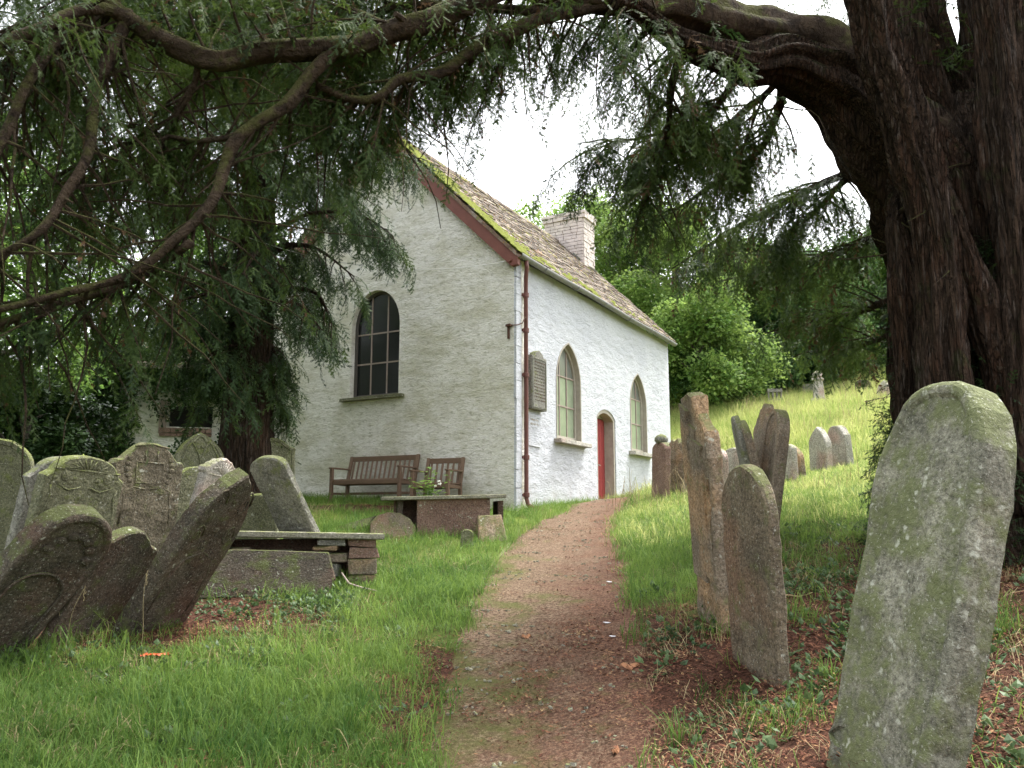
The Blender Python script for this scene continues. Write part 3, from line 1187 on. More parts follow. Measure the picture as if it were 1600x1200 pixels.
for k in range(2):
    mb = MB()
    xa = .62
    while xa < .96:
        ln = random.uniform(.02, .05)
        mb.box((xa + ln / 2, -.028, 1.74 - k * .085), (ln, .006, .035), jit=.003)
        xa += ln + .02
    mb.build('worn_line', MAT['reveal'], p2)

# chimney on the far gable: coursed stones one by one
chx0, chx1, chy0, chy1 = LX - .72, LX + .06, LY / 2 - .92, LY / 2 + .34
cht = RIDGE + .72
mb = MB()
mb.box(((chx0 + chx1) / 2, (chy0 + chy1) / 2, (5.9 + cht) / 2), (chx1 - chx0 - .05, chy1 - chy0 - .05, cht - 5.9))
chim = mb.build('chimney', MAT['mortar'], CH)
mb = MB()
z = 6.2
while z < cht - .02:
    h_ = random.uniform(.07, .12)
    grow_ = .0
    if z > cht - .26:
        grow_ = .05
    for side_i in range(4):
        a0, a1 = ((chx0, chx1), (chx0, chx1), (chy0, chy1), (chy0, chy1))[side_i]
        a = a0 - grow_
        while a < a1 + grow_ - .02:
            ln = min(random.uniform(.14, .30), a1 + grow_ - a)
            cpos = a + ln / 2
            off = random.uniform(-.008, .012) + grow_
            if side_i == 0:
                c_, sz = (cpos, chy0 - off, z + h_ / 2), (ln - .012, .06, h_ - .012)
            elif side_i == 1:
                c_, sz = (cpos, chy1 + off, z + h_ / 2), (ln - .012, .06, h_ - .012)
            elif side_i == 2:
                c_, sz = (chx0 - off, cpos, z + h_ / 2), (.06, ln - .012, h_ - .012)
            else:
                c_, sz = (chx1 + off, cpos, z + h_ / 2), (.06, ln - .012, h_ - .012)
            mb.box(c_, sz, jit=.006)
            a += ln
    z += h_
st = mb.build('chimney_stone', MAT['brick'], chim)
st['kind'] = 'stuff'
mb = MB()
mb.box(((chx0 + chx1) / 2, (chy0 + chy1) / 2, cht + .02), (chx1 - chx0 + .18, chy1 - chy0 + .18, .07), jit=.01)
mb.box(((chx0 + chx1) / 2 - .1, (chy0 + chy1) / 2 + .1, cht + .085), (.5, .6, .06), jit=.02)
mb.build('chimney_cap', MAT['brick'], chim)
mb = MB()
mb.box((chx0 - .02, chy0 + .2, RIDGE - .62), (.16, .3, .05), Matrix.Rotation(slope, 3, 'X'))
mb.box((chx1 - .3, chy0 - .06, RIDGE - .92), (.4, .2, .05), Matrix.Rotation(.4, 3, 'X'))
mb.build('flashing_stone', MAT['st_grey'], chim)

# cable that crosses the gable to the yew
mb = MB()
A_, B_ = CHM @ Vector((-.22, .06, 4.68)), Vector((-4.55, 13.4, 6.15))
mb.tube([A_.lerp(B_, k / 14) - Vector((0, 0, .35 * 4 * (k / 14) * (1 - k / 14))) for k in range(15)], .007, 5)
tag(mb.build('overhead_cable', MAT['cable']), 'thin pale cable strung across the gable to the left yew', 'cable')
# ------------------------------------------------------------------ gravestones
def outline(kind, W, H, seed):
    P = []
    if kind == 'round':
        P = [(.5, 0), (.5, .72)] + [(.5 * math.cos(a), .72 + .28 * math.sin(a)) for a in np.linspace(.12, math.pi - .12, 15)] + [(-.5, .72)]
    elif kind == 'arched':
        P = [(.5, 0), (.5, .86)] + [(.5 * math.cos(a), .86 + .14 * math.sin(a)) for a in np.linspace(.2, math.pi - .2, 13)] + [(-.5, .86)]
    elif kind == 'gothic':
        P = [(.5, 0), (.5, .60)]
        for k in range(1, 9):
            t = k / 8
            P.append((.5 * math.cos(t * math.pi / 2) ** .85, .60 + .40 * (t ** .92)))
        P += [(-a, b) for a, b in P[-2:1:-1]] + [(-.5, .60)]
    elif kind == 'lancet':          # tall, softly pointed, slightly waisted
        P = [(.43, 0), (.50, .30), (.5, .72)]
        for k in range(1, 9):
            t = k / 8
            P.append((.5 * math.cos(t * math.pi / 2) ** .75, .72 + .28 * math.sin(t * math.pi / 2) ** 1.15))
        P += [(-a, b) for a, b in P[-2:2:-1]] + [(-.5, .72), (-.5, .30), (-.47, 0)]
    elif kind == 'shoulder':        # raised round head between concave shoulders
        P = [(.5, 0), (.5, .78), (.47, .80), (.42, .83), (.36, .90)] + [(.34 * math.cos(a), .90 + .10 * math.sin(a)) for a in np.linspace(.35, math.pi - .35, 9)] + [(-.36, .90), (-.42, .83), (-.47, .80), (-.5, .78)]
    elif kind == 'ogee':            # swept shoulders running up to a small crown
        P = [(.5, 0), (.5, .74), (.52, .78), (.48, .82), (.40, .83), (.32, .88), (.22, .95), (.10, .995), (0, 1.0), (-.10, .995), (-.22, .95), (-.32, .88), (-.40, .83), (-.48, .82), (-.52, .78), (-.5, .74)]
    elif kind == 'wave':            # lopsided sweeping top
        P = [(.5, 0), (.5, .80), (.46, .83), (.36, .84), (.26, .92), (.12, .99), (0, 1.0), (-.12, .98), (-.25, .92), (-.38, .84), (-.46, .83), (-.5, .80)]
    elif kind == 'scroll':          # bossy, curling cresting
        P = [(.5, 0), (.5, .66), (.55, .70), (.56, .76), (.50, .80), (.44, .80), (.38, .86), (.30, .88), (.20, .95), (.10, .96), (0, 1.0), (-.10, .96), (-.2, .95), (-.3, .88), (-.38, .86), (-.44, .80), (-.5, .80), (-.56, .76), (-.55, .70), (-.5, .66)]
    elif kind == 'flat':
        P = [(.5, 0), (.5, .985), (.45, 1.0), (-.46, .99), (-.5, .97)]
    elif kind == 'broken':          # tall slab with its head split away
        P = [(.5, 0), (.53, .5), (.52, .70), (.44, .82), (.22, .875), (.12, .90), (.06, .985), (-.2, 1.0), (-.5, .97), (-.52, .6)]
    elif kind == 'jagged':
        P = [(.5, 0), (.5, .85), (.38, .93), (.25, .90), (.16, 1.0), (.02, .95), (-.12, .985), (-.3, .90), (-.42, .94), (-.5, .84)]
    P = [(-.5 if kind != 'lancet' else -.47, 0)] + P
    rng = random.Random(seed)
    # underground foot
    foot = .75 / H
    P[0] = (P[0][0], 0)
    lo = [(P[0][0], -foot), (P[1][0], -foot)]
    P = lo + P[1:] + [P[0]]
    Q = []
    n = len(P)
    for i in range(n):
        a, b = Vector((P[i][0] * W, P[i][1] * H)), Vector((P[(i + 1) % n][0] * W, P[(i + 1) % n][1] * H))
        k = max(1, int((b - a).length / .045))
        for j in range(k):
            q = a.lerp(b, j / k)
            jx = .007 * mnoise.noise(Vector((q.x * 16, q.y * 16, seed * 3.1))) + .006 * mnoise.noise(Vector((q.x * 4, q.y * 4, seed * 1.7)))
            jy = .007 * mnoise.noise(Vector((q.x * 16, q.y * 16, seed * 5.3 + 9)))
            Q.append((q.x + jx, q.y + jy))
    return Q


def slab_mesh(name, P, T, mat, rings=((0, .014), (.013, 0.0)), back_bev=.012, rough=.0, seed=1):
    """front face looks along -y; rings: (inset, depth behind the front plane)"""
    n = len(P)
    mb = MB()
    vs = []
    layers = [([*P], T / 2 - back_bev)]
    bk = offset_poly(P, back_bev)
    for off, dep in rings:
        layers.append((offset_poly(P, off) if off else P, -T / 2 + dep))
    vs += [(a, T / 2, b) for a, b in bk]
    for Q, y in layers:
        vs += [(a, y, b) for a, b in Q]
    nl = len(layers) + 1
    fs = [tuple(range(n))]
    for k in range(nl - 1):
        for i in range(n):
            j = (i + 1) % n
            fs.append((k * n + i, (k + 1) * n + i, (k + 1) * n + j, k * n + j))
    fs.append(tuple(range((nl - 1) * n, nl * n))[::-1])
    mb.add(vs, fs)
    o = mb.build(name, mat)
    bm = bmesh.new()
    bm.from_mesh(o.data)
    bmesh.ops.recalc_face_normals(bm, faces=bm.faces)
    if rough:
        big = [f for f in bm.faces if len(f.verts) > 4]
        bmesh.ops.triangulate(bm, faces=big)
        for it in range(4):
            ed = [e for e in bm.edges if e.calc_length() > .075]
            if not ed:
                break
            bmesh.ops.subdivide_edges(bm, edges=ed, cuts=1)
            bmesh.ops.triangulate(bm, faces=[f for f in bm.faces if len(f.verts) > 3])
        for v in bm.verts:
            q = v.co
            d = rough * (mnoise.noise(Vector((q.x * 5, seed, q.z * 4))) + .6 * mnoise.noise(Vector((q.x * 13, seed + 4, q.z * 11))))
            v.co.y += d if q.y < 0 else -d
    bm.to_mesh(o.data)
    bm.free()
    return o


def pose(o, p):
    x, y, z, yaw, roll, pitch = p[:6]
    o.matrix_world = Matrix.Translation((x, y, z)) @ Matrix.Rotation(R(yaw), 4, 'Z') @ Matrix.Rotation(R(roll), 4, 'Y') @ Matrix.Rotation(R(pitch), 4, 'X')


def carve(parent, mat, W, H, T, what):
    """low relief on the front face, one mesh per motif"""
    y = -T / 2 - .002
    mb = MB()

    def tb(pts, r):
        mb.tube([(a * W, y + r * .45, b * H) for a, b in pts], r * .85, 6)

    def blob(a, b, rx, rz, d=.022):
        n1, n2 = 10, 4
        vs, fs = [], []
        for i in range(n2 + 1):
            t = (math.pi / 2) * i / n2
            for k in range(n1):
                q = 2 * math.pi * k / n1
                vs.append((a * W + rx * math.cos(q) * math.cos(t), y + .004 - d * .38 * math.sin(t), b * H + rz * math.sin(q) * math.cos(t)))
        for i in range(n2):
            for k in range(n1):
                fs.append((i * n1 + k, i * n1 + (k + 1) % n1, (i + 1) * n1 + (k + 1) % n1, (i + 1) * n1 + k))
        mb.add(vs, fs)
    if what == 'cherubs':
        for sx in (-.27, .27):
            blob(sx, .80, .055, .07, .04)
            for k in range(5):
                a = R(200 + 35 * k)
                blob(sx + .13 * math.cos(a), .80 + .10 * math.sin(a) * .8, .035, .022, .02)
        for k in range(-4, 5):
            tb([(.03 * k, .88), (.075 * k, .97 - .006 * k * k)], .011)
        tb([(-.42, .86), (.42, .86)], .012)
        for sx in (-1, 1):
            tb([(sx * .42, .70), (sx * .40, .62), (sx * .44, .45), (sx * .42, .2)], .016)
            tb([(sx * .05, .70), (sx * .2, .66), (sx * .36, .72)], .014)
    elif what == 'tablet':
        tb([(-.20, .80), (.20, .80), (.20, .60), (-.20, .60), (-.20, .80)], .012)
        for sx in (-1, 1):
            tb([(sx * .09, .82), (sx * .09, .92)], .016)
            for k in range(5):
                blob(sx * (.30 + .03 * math.sin(k)), .84 - .055 * k, .04, .035, .025)
            tb([(sx * .04, .54), (sx * .20, .56), (sx * .33, .52), (sx * .36, .2)], .013)
        tb([(-.25, .955), (0, .985), (.25, .955)], .014)
    elif what == 'tracery':
        for sx in (-1, 1):
            tb([(0, .50), (sx * .02, .66), (sx * .12, .80), (sx * .22, .90)], .016)
            tb([(sx * .40, .30), (sx * .38, .62), (sx * .24, .82), (sx * .05, .93)], .014)
            blob(sx * .12, .88, .035, .03)
            blob(sx * .05, .80, .03, .035)
        tb([(0, .1), (0, .5)], .016)
    elif what == 'scrolls':
        for sx in (-1, 1):
            for c0, r0 in (((sx * .25, .80), .13), ((sx * .30, .58), .10)):
                tb([(c0[0] + r0 * (1 - k / 16) * math.cos(k * .7), c0[1] + r0 * .8 * (1 - k / 16) * math.sin(k * .7)) for k in range(14)], .012)
        for k in range(6):
            blob(.05 * math.sin(k * 2.2), .62 + .05 * k, .04, .03, .025)
        tb([(-.36, .05), (-.36, .30), (-.25, .42), (0, .47), (.25, .42), (.36, .30), (.36, .05)], .013)
    elif what == 'arch_panel':
        tb([(-.34, -.1), (-.34, .38)] + [(-.34 * math.cos(a), .38 + .17 * math.sin(a)) for a in np.linspace(.1, math.pi - .1, 12)] + [(.34, .38), (.34, -.1)], .014)
        for k in range(7):
            a = R(20 + 23 * k)
            blob(.30 * math.cos(a), .62 + .22 * math.sin(a), .05, .035, .02)
    elif what == 'shell':
        for k in range(-4, 5):
            tb([(0, .70), (.05 * k, .80), (.085 * k, .92 - .01 * k * k)], .012)
        tb([(-.4, .66), (0, .68), (.4, .66)], .014)
    elif what == 'cluster':
        rr = random.Random(3)
        for k in range(80):
            a, b = rr.uniform(-.26, .26), rr.uniform(.72, .90)
            if abs(a) > .5 * (1 - (b - .55) / .45) + .05:
                continue
            blob(a, b, rr.uniform(.008, .022), rr.uniform(.01, .03), rr.uniform(.006, .013))
    o = mb.build('carving', mat, parent, smooth=True)
    return o


POSE = {
    'L1': (-5.572, 9.0, 1.115, 18, 1.0, 4.0, 0.74, 1.19),
    'L2': (-4.930, 8.95, 1.057, 65.6, 1.8, 11.2, 0.87, 1.06),
    'L3': (-4.499, 8.5, 1.061, 64.8, 2.7, 10.5, 0.90, 1.03),
    'L4': (-4.247, 9.6, 1.164, 59.6, -0.2, 4.9, 0.88, 1.15),
    'L5': (-4.692, 12.6, 1.640, 43.4, -2.1, -2.0, 0.74, 1.10),
    'L6': (-3.956, 10.4, 1.217, 48.5, 0.1, -0.2, 0.52, 0.87),
    'L7': (-3.547, 9.8, 1.485, 60.6, 10.5, 7.0, 0.48, 0.69),
    'L8': (-4.022, 14, 1.925, 34.7, -1.7, 0.7, 0.77, 0.86),
    'L9': (-2.627, 10.4, 1.309, -35.3, -4.2, 30.7, 0.62, 1.02),
    'L10': (-3.325, 11, 1.202, -14.4, -2.0, 11.8, 0.65, 0.57),
    'L11': (-3.234, 7.8, 0.588, 72.3, 2.7, 32.1, 0.72, 1.52),
    'L12': (-4.171, 6.8, 0.510, 73.2, 15.8, 34.8, 0.74, 1.26),
    'L13': (-3.688, 7.5, 0.619, 73.3, 5.9, 24.7, 0.72, 0.82),
    'R1': (1.643, 3.8, 0.430, -78, 1.4, -14.8, 0.71, 1.69),
    'R2': (1.626, 5.7, 0.609, -80.0, 7.0, 4.6, 0.69, 1.21),
    'R3': (1.610, 6.8, 0.818, -87, 8.8, 5.0, 0.65, 1.65),
    'R4a': (2.784, 9.6, 1.526, -99.4, 4.6, 10.4, 0.60, 1.12),
    'R4b': (2.847, 9.5, 1.500, -98.6, 4.6, 11.8, 0.60, 1.08),
    'R5a': (2.863, 9.9, 1.588, -92.9, 3.3, -9.2, 0.60, 1.23),
    'R5b': (2.860, 9.4, 1.557, -92.9, 6.9, -7.7, 0.60, 1.12),
    'H1a': (2.727, 15.4, 1.769, -74.4, 2.0, -1.4, 0.55, 1.08),
    'H1b': (3.103, 15.9, 1.881, -63.9, 2.1, -1.6, 0.60, 1.08),
    'H2': (3.548, 14.2, 1.932, -85.2, 4.3, 1.2, 0.55, 0.69),
    'H3': (3.954, 14.8, 2.143, -70.8, 3.4, 0.6, 0.50, 0.55),
    'H4': (4.968, 15, 2.078, -84, 0.7, 1.3, 0.60, 0.69),
    'H5': (5.293, 15.5, 2.175, -86, 1.6, 5.1, 0.60, 0.61),
    'H6': (6.297, 17, 2.298, -75.6, 7.2, 4.7, 0.59, 1.00),
    'H7': (6.856, 17.3, 2.437, -75.5, 3.5, 7.1, 0.59, 0.93),
    'H8': (10.216, 32, 5.890, -5.7, 1.4, 0.1, 0.54, 0.40),
    'H9': (12.619, 35, 6.581, -35.1, 4.1, 0.1, 0.50, 0.52),
    'H11': (14.080, 33, 6.418, -18.8, 3.2, 0.0, 0.60, 0.54),
    'H12': (13.076, 29, 5.203, -67.7, 8.5, 1.8, 0.59, 1.05),
    'H13': (14.660, 31, 6.166, 9.7, 1.8, 2.4, 0.59, 0.68),
    'H14': (5.354, 11.5, 1.804, -98.9, 1.7, 6.9, 0.50, 0.39),
}
MOULD = ((0, .030), (.010, .012), (.026, .002), (.045, 0.0), (.062, .004), (.080, .022))
PLAIN = ((0, .016), (.014, 0.0))
BORDER = ((0, .016), (.014, 0.0), (.055, 0.0), (.068, .012))
G1, G2, G3, G4 = 'headstones crowded together left of the path', 'headstones standing right of the path', 'headstones on the grassy hillside', 'headstones by the chapel wall'
STONES = [
    ('L1', 'round', .13, 'st_olive', BORDER, None, G1, 'round-topped headstone cut off by the left edge of the picture'),
    ('L2', 'shoulder', .11, 'st_grey', PLAIN, None, G1, 'headstone mostly hidden directly behind the one carved with cherub heads'),
    ('L3', 'shoulder', .14, 'st_olive', PLAIN, 'cherubs', G1, 'wide brown headstone carved with cherub heads and a sunburst'),
    ('L4', 'ogee', .14, 'st_oldbrown', PLAIN, 'tablet', G1, 'brown headstone with swept shoulders and a carved square tablet'),
    ('L5', 'gothic', .12, 'st_olive', BORDER, 'tracery', G1, 'pointed headstone with Y-shaped carved tracery in front of the yew trunk'),
    ('L6', 'round', .11, 'st_olive', PLAIN, None, G1, 'small plain round-topped headstone right of the tablet-carved one'),
    ('L7', 'scroll', .14, 'st_pale', PLAIN, 'shell', G1, 'pale ornate headstone top with curling edge and ribbed shell'),
    ('L8', 'ogee', .12, 'st_olive', BORDER, None, G1, 'dark headstone standing closest to the chapel gable, left of the bench'),
    ('L9', 'arched', .09, 'st_grey', PLAIN, None, G1, 'pale grey inscribed slab leaning to the left above the near chest tomb'),
    ('L10', 'flat', .10, 'st_olive', PLAIN, None, G1, 'olive green slab glimpsed under the left-leaning inscribed slab'),
    ('L11', 'gothic', .16, 'st_dark', PLAIN, 'scrolls', G1, 'dark carved headstone leaning steeply to the right beside the chest tomb'),
    ('L12', 'round', .19, 'st_dark', MOULD, 'arch_panel', G1, 'nearest left headstone, dark with moulded round top, toppling to the right'),
    ('L13', 'wave', .13, 'st_dark', PLAIN, None, G1, 'low dark red headstone with wavy top between two toppling ones'),
    ('R1', 'lancet', .19, 'st_green', MOULD, None, G2, 'large green mossy pointed headstone nearest the camera, leaning right'),
    ('R2', 'round', .085, 'st_red', PLAIN, None, G2, 'red-brown round-topped headstone in front of the tall broken slab'),
    ('R3', 'broken', .11, 'st_brown', PLAIN, None, G2, 'tall thin slab with broken flaking head beside the path'),
    ('R4a', 'round', .075, 'st_grey', PLAIN, None, G2, 'thin slab leaning left, left one of two edge-on slabs'),
    ('R4b', 'round', .085, 'st_brown', PLAIN, None, G2, 'thin slab leaning left, right one of two edge-on slabs'),
    ('R5a', 'scroll', .12, 'st_brown', PLAIN, None, G2, 'dark slab with bumpy edge leaning right in a V with others'),
    ('R5b', 'round', .13, 'st_brown', BORDER, None, G2, 'thick brown slab leaning right, rightmost of the V-shaped group'),
    ('H1a', 'arched', .12, 'st_tomb', PLAIN, None, G4, 'reddish headstone nearest the chapel door, topped by a round knob'),
    ('H1b', 'jagged', .14, 'st_brown', PLAIN, None, G4, 'rough jagged-topped stone beside the knob-topped headstone'),
    ('H2', 'round', .09, 'st_pale', PLAIN, None, G3, 'pale stone sliver just right of the tall broken slab'),
    ('H3', 'arched', .09, 'st_pale', PLAIN, None, G3, 'low pale pinkish stone behind the left-leaning thin slabs'),
    ('H4', 'arched', .10, 'st_pale', PLAIN, None, G3, 'pale stone just right of the V-shaped group, left of two'),
    ('H5', 'gothic', .10, 'st_brown', PLAIN, None, G3, 'brown speckled stone just right of the V-shaped group, right of two'),
    ('H6', 'gothic', .14, 'st_pale', PLAIN, None, G3, 'pinkish brown pointed headstone, left of the pair out on the grass'),
    ('H7', 'shoulder', .16, 'st_pale', PLAIN, None, G3, 'whitish shouldered headstone, right of the pair out on the grass'),
    ('H9', 'flat', .14, 'st_grey', PLAIN, None, G3, 'small square grey stone high on the slope left of the pale pillar'),
    ('H11', 'shoulder', .14, 'st_dark', PLAIN, None, G3, 'dark stone high on the slope right of the pale pillar'),
    ('H12', 'gothic', .16, 'st_pale', PLAIN, None, G3, 'pale pointed headstone behind the low iron rail'),
    ('H13', 'round', .14, 'st_tomb', PLAIN, None, G3, 'pink headstone half hidden by the big yew trunk high on the slope'),
    ('H14', 'flat', .09, 'st_dark', PLAIN, None, G3, 'small dark slab tilted left, just behind the nearest mossy headstone'),
]
SO = {}
for i, (key, kind, T, mt, rings, cv, grp, lab) in enumerate(STONES):
    p = POSE[key]
    W_, H_ = p[6], p[7]
    o = slab_mesh('headstone', outline(kind, W_, H_, i + 3), T, MAT[mt], rings, rough=(.012 if key in ('R1', 'R2', 'L11', 'L12', 'L3', 'L4', 'L9') else .022 if key in ('R3', 'H1b') else 0), seed=i)
    pose(o, p)
    tag(o, lab, 'gravestone', grp)
    if cv:
        carve(o, MAT[mt], W_, H_, T, cv)
    SO[key] = o
# flaking layers on the tall broken slab
mb = MB()
for (x0, x1, z0, z1, d) in ((-.30, .05, .15, 1.42, .016), (-.16, .22, .45, 1.30, .026), (.02, .28, .2, 1.05, .012), (-.31, -.12, .9, 1.56, .03)):
    P = []
    for k in range(9):
        t = k / 8
        P.append((x0 + .03 * mnoise.noise(Vector((t * 4, z0, 1))), z0 + (z1 - z0) * t))
    for k in range(9):
        t = 1 - k / 8
        P.append((x1 + .05 * mnoise.noise(Vector((t * 4, z1, 2))), z0 + (z1 - z0) * t - .06 * t))
    mb.prism([(a, 0, b) for a, b in P], (0, -.055 - d, 0), (0, -.04, 0))
fix_normals(mb.build('flaking_layer', MAT['st_brown'], SO['R3']))
# round knob on the reddish stone
mb = MB()
vs = []
mb.tube([(0, 0, 1.03), (0, 0, 1.06), (0, 0, 1.10), (0, 0, 1.15), (0, 0, 1.20), (0, 0, 1.225)], [.05, .10, .125, .125, .08, .02], 12)
mb.build('knob', MAT['st_grey'], SO['H1a'], smooth=True)

# small stone with three round-headed openings
o = empty('pierced_stone', (10.216, 32, 5.89), R(-5))
mb = MB()
for x in (-.24, -.08, .08, .24):
    mb.box((x, 0, .10), (.05, .12, .9), jit=.006)
mb.box((0, 0, .46), (.56, .14, .12), jit=.01)
mb.box((0, 0, .06), (.56, .14, .14), jit=.01)
mb.build('body', MAT['st_grey'], o)
tag(o, 'small low grey stone with upright openings on the upper grass', 'gravestone', G3)
# tall pale pillar monument
o = empty('pillar_monument', (11.55, 31, 5.75), R(-25))
mb = MB()
mb.box((0, 0, -.1), (.52, .52, .5), jit=.01)
bevel(mb.build('plinth', MAT['st_pale'], o), .02)
mb = MB()
mb.tube([(0, 0, .14), (0, 0, .85)], [.27, .21], 4)
bevel(mb.build('shaft', MAT['st_pale'], o), .015)
mb = MB()
mb.box((0, 0, .89), (.40, .40, .09), jit=.008)
mb.tube([(0, 0, .93), (0, 0, 1.0), (0, 0, 1.12), (0, 0, 1.22)], [.10, .19, .17, .04], 10)
mb.build('cap', MAT['st_pale'], o)
tag(o, 'tall pale pillar monument with rounded cap on the upper slope', 'monument')
# low iron rail round a plot
o = empty('iron_rail', (13.5, 26.6, hz(13.5, 26.6)))
a, b = Vector((11.3, 26.4, 0)), Vector((13.6, 26.4, 0))
za = hz(11.3, 26.4) - o.location.z
for k, (x, y) in enumerate(((11.35, 26.4), (12.6, 26.5), (13.9, 26.6))):
    mb = MB()
    mb.tube([(x - 13.5, y - 26.6, hz(x, y) - o.location.z - .2), (x - 13.5, y - 26.6, hz(x, y) - o.location.z + .34)], .02, 6)
    mb.build('post', MAT['iron'], o)
mb = MB()
mb.tube([(x - 13.5, y - 26.6, hz(x, y) - o.location.z + .31) for (x, y) in ((11.3, 26.4), (12.6, 26.5), (13.9, 26.6))], .016, 6)
mb.build('rail', MAT['iron'], o)
tag(o, 'low rusty iron rail in the grass near the big yew', 'railing')

# ------------------------------------------------------------------ chest tombs
def rough_box(mb, c, s, rot=None, j=.012):
    mb.box(c, s, rot, jit=j)


# near chest tomb: thick slab on a crumbling stone chest, a side panel fallen forward
TA = Vector((-2.55, 9.75, 0))
TA.z = hz(TA.x, TA.y) - .02
ta = empty('chest_tomb', TA, R(12))
ta.scale = (1, 1, .72)
tag(ta, 'collapsing chest tomb with thick grey slab, nearest the camera', 'tomb')
P = [(-1.05, -.42), (.62, -.47), (1.02, -.42), (1.06, .40), (.2, .46), (-1.05, .44)]
P2 = []
for i in range(len(P)):
    a, b = Vector(P[i]), Vector(P[(i + 1) % len(P)])
    for k in range(10):
        q = a.lerp(b, k / 10)
        P2.append((q.x + .012 * mnoise.noise(Vector((q.x * 9, q.y * 9, 2))), q.y + .014 * mnoise.noise(Vector((q.x * 9, q.y * 9, 7)))))
mb = MB()
n = len(P2)
ins = offset_poly(P2, .02)
vs = [(a, b, .70) for a, b in ins] + [(a, b, .715) for a, b in P2] + [(a, b, .785) for a, b in P2] + [(a, b, .80) for a, b in ins]
fs = [tuple(range(n))[::-1]] + [(k * n + i, k * n + (i + 1) % n, (k + 1) * n + (i + 1) % n, (k + 1) * n + i) for k in range(3) for i in range(n)] + [tuple(range(3 * n, 4 * n))]
mb.add(vs, fs)
so_ = mb.build('top_slab', MAT['st_slab'], ta)
so_.rotation_euler = (R(-1.5), R(1.8), 0)
rr = random.Random(5)
# end wall of squared blocks, stone by stone
for (z0_, z1_, cuts) in ((-.18, .14, (-.37, .02, .37)), (.14, .40, (-.37, -.1, .37)), (.40, .56, (-.36, .12, .36)), (.56, .69, (-.35, -.05, .2, .35))):
    for y0_, y1_ in zip(cuts, cuts[1:]):
        mb = MB()
        mb.box((.80 + rr.uniform(-.03, .03), (y0_ + y1_) / 2, (z0_ + z1_) / 2), (.32, y1_ - y0_ - .014, z1_ - z0_ - .012), jit=.02)
        bevel(mb.build('stone', MAT['st_tomb' if rr.random() < .7 else 'st_brown'], ta), .014, 2)
for (x, y, z, sx, sy, sz, a) in ((.46, -.26, .645, .30, .26, .10, 5), (.40, -.22, .55, .26, .28, .08, -8), (.47, -.2, .40, .30, .25, .15, 12), (.42, -.2, .2, .3, .25, .2, -14),
                                  (-.55, -.15, .50, .2, .2, .14, 20), (-.1, -.05, .42, .24, .2, .2, 8), (-.85, 0, .3, .3, .6, .75, 0)):
    mb = MB()
    mb.box((0, 0, 0), (sx, sy, sz), jit=.018)
    o = bevel(mb.build('stone', MAT['st_grey' if rr.random() < .6 else 'st_brown'], ta), .012, 1)
    o.location = (x, y, z)
    o.rotation_euler = (0, 0, R(a))
mb = MB()
mb.box((0, .36, .25), (1.7, .07, .85), jit=.01)
mb.build('back_panel', MAT['st_tomb'], ta)
# fallen front panel, leaning out
P = [(-1.15, -.3), (.42, -.3), (.50, -.05), (.42, .34), (-.4, .40), (-1.15, .42)]
o = slab_mesh('side_panel', [(a, b) for a, b in P], .09, MAT['st_dark'], PLAIN)
o.parent = ta
o.location = (.02, -.62, .16)
o.rotation_euler = (R(-14), R(-1), R(-4))
mb = MB()
mb.tube([(.58, -.62, .20), (.66, -.68, .05), (.8, -.74, -.01), (.98, -.82, -.06)], [.010, .013, .012, .007], 6)
mb.build('dead_stick', MAT['frame'], ta)

# far chest tomb, its slab askew, loose slabs leaning on it
TB = Vector((-.95, 12.95, 0))
TB.z = hz(TB.x, TB.y)
tb_ = empty('chest_tomb', TB, R(10))
tag(tb_, 'low chest tomb with thin slab in front of the benches', 'tomb')
mb = MB()
mb.box((0, 0, 0), (1.86, .86, .05), jit=.012)
o = bevel(mb.build('top_slab', MAT['st_slab'], tb_), .012)
o.location = (-.12, 0, .53)
o.rotation_euler = (R(1.5), R(-1.6), 0)
mb = MB()
mb.box((.02, -.30, .2), (1.10, .08, .62), jit=.008)
o = bevel(mb.build('side_panel', MAT['st_tomb'], tb_), .01)
mb = MB()
mb.box((-.1, .30, .2), (1.5, .08, .60), jit=.008)
mb.build('side_panel', MAT['st_tomb'], tb_)
for x in (-.78, .74):
    mb = MB()
    mb.box((x, 0, .2), (.08, .5, .58), jit=.008)
    mb.build('end_panel', MAT['st_dark'], tb_)
P = [(-.34, -.25)] + [(-.34, .10), (-.26, .22), (-.10, .29), (.08, .29), (.24, .20), (.32, .08)] + [(.30, -.25)]
o = slab_mesh('loose_slab', P[::-1], .08, MAT['st_red'], PLAIN)
pose(o, (TB.x - .78, TB.y - .62, hz(TB.x - .78, TB.y - .62) + .1, 12, 4, -24))
tag(o, 'rounded red-brown slab leaning against the left of the low chest tomb', 'stone slab')
P = [(-.20, -.25), (-.22, .30), (.14, .34), (.26, -.25)]
o = slab_mesh('loose_slab', P[::-1], .08, MAT['st_brown'], PLAIN)
pose(o, (TB.x + .66, TB.y - .52, hz(TB.x + .66, TB.y - .52) + .06, 14, 3, -20))
tag(o, 'squarish brown slab leaning against the right of the low chest tomb', 'stone slab')
P = [(-.40, -.12), (.26, -.12), (.40, .06), (.10, .04), (-.35, -.02)]
g = ground_at(548, 826)
o = slab_mesh('loose_slab', P, .12, MAT['st_dark'], PLAIN)
pose(o, (g.x, g.y, g.z + .04, 10, -12, -40))
tag(o, 'dark slab sunk almost flat in the grass between the chest tombs', 'stone slab')
g = ground_at(729, 857)
o = slab_mesh('foot_stone', outline('round', .17, .26, 40), .10, MAT['st_olive'], PLAIN, rough=.02)
pose(o, (g.x, g.y, g.z, 5, 3, 0))
tag(o, 'tiny mossy foot stone in the grass before the low chest tomb', 'foot stone')
g = ground_at(962, 916)

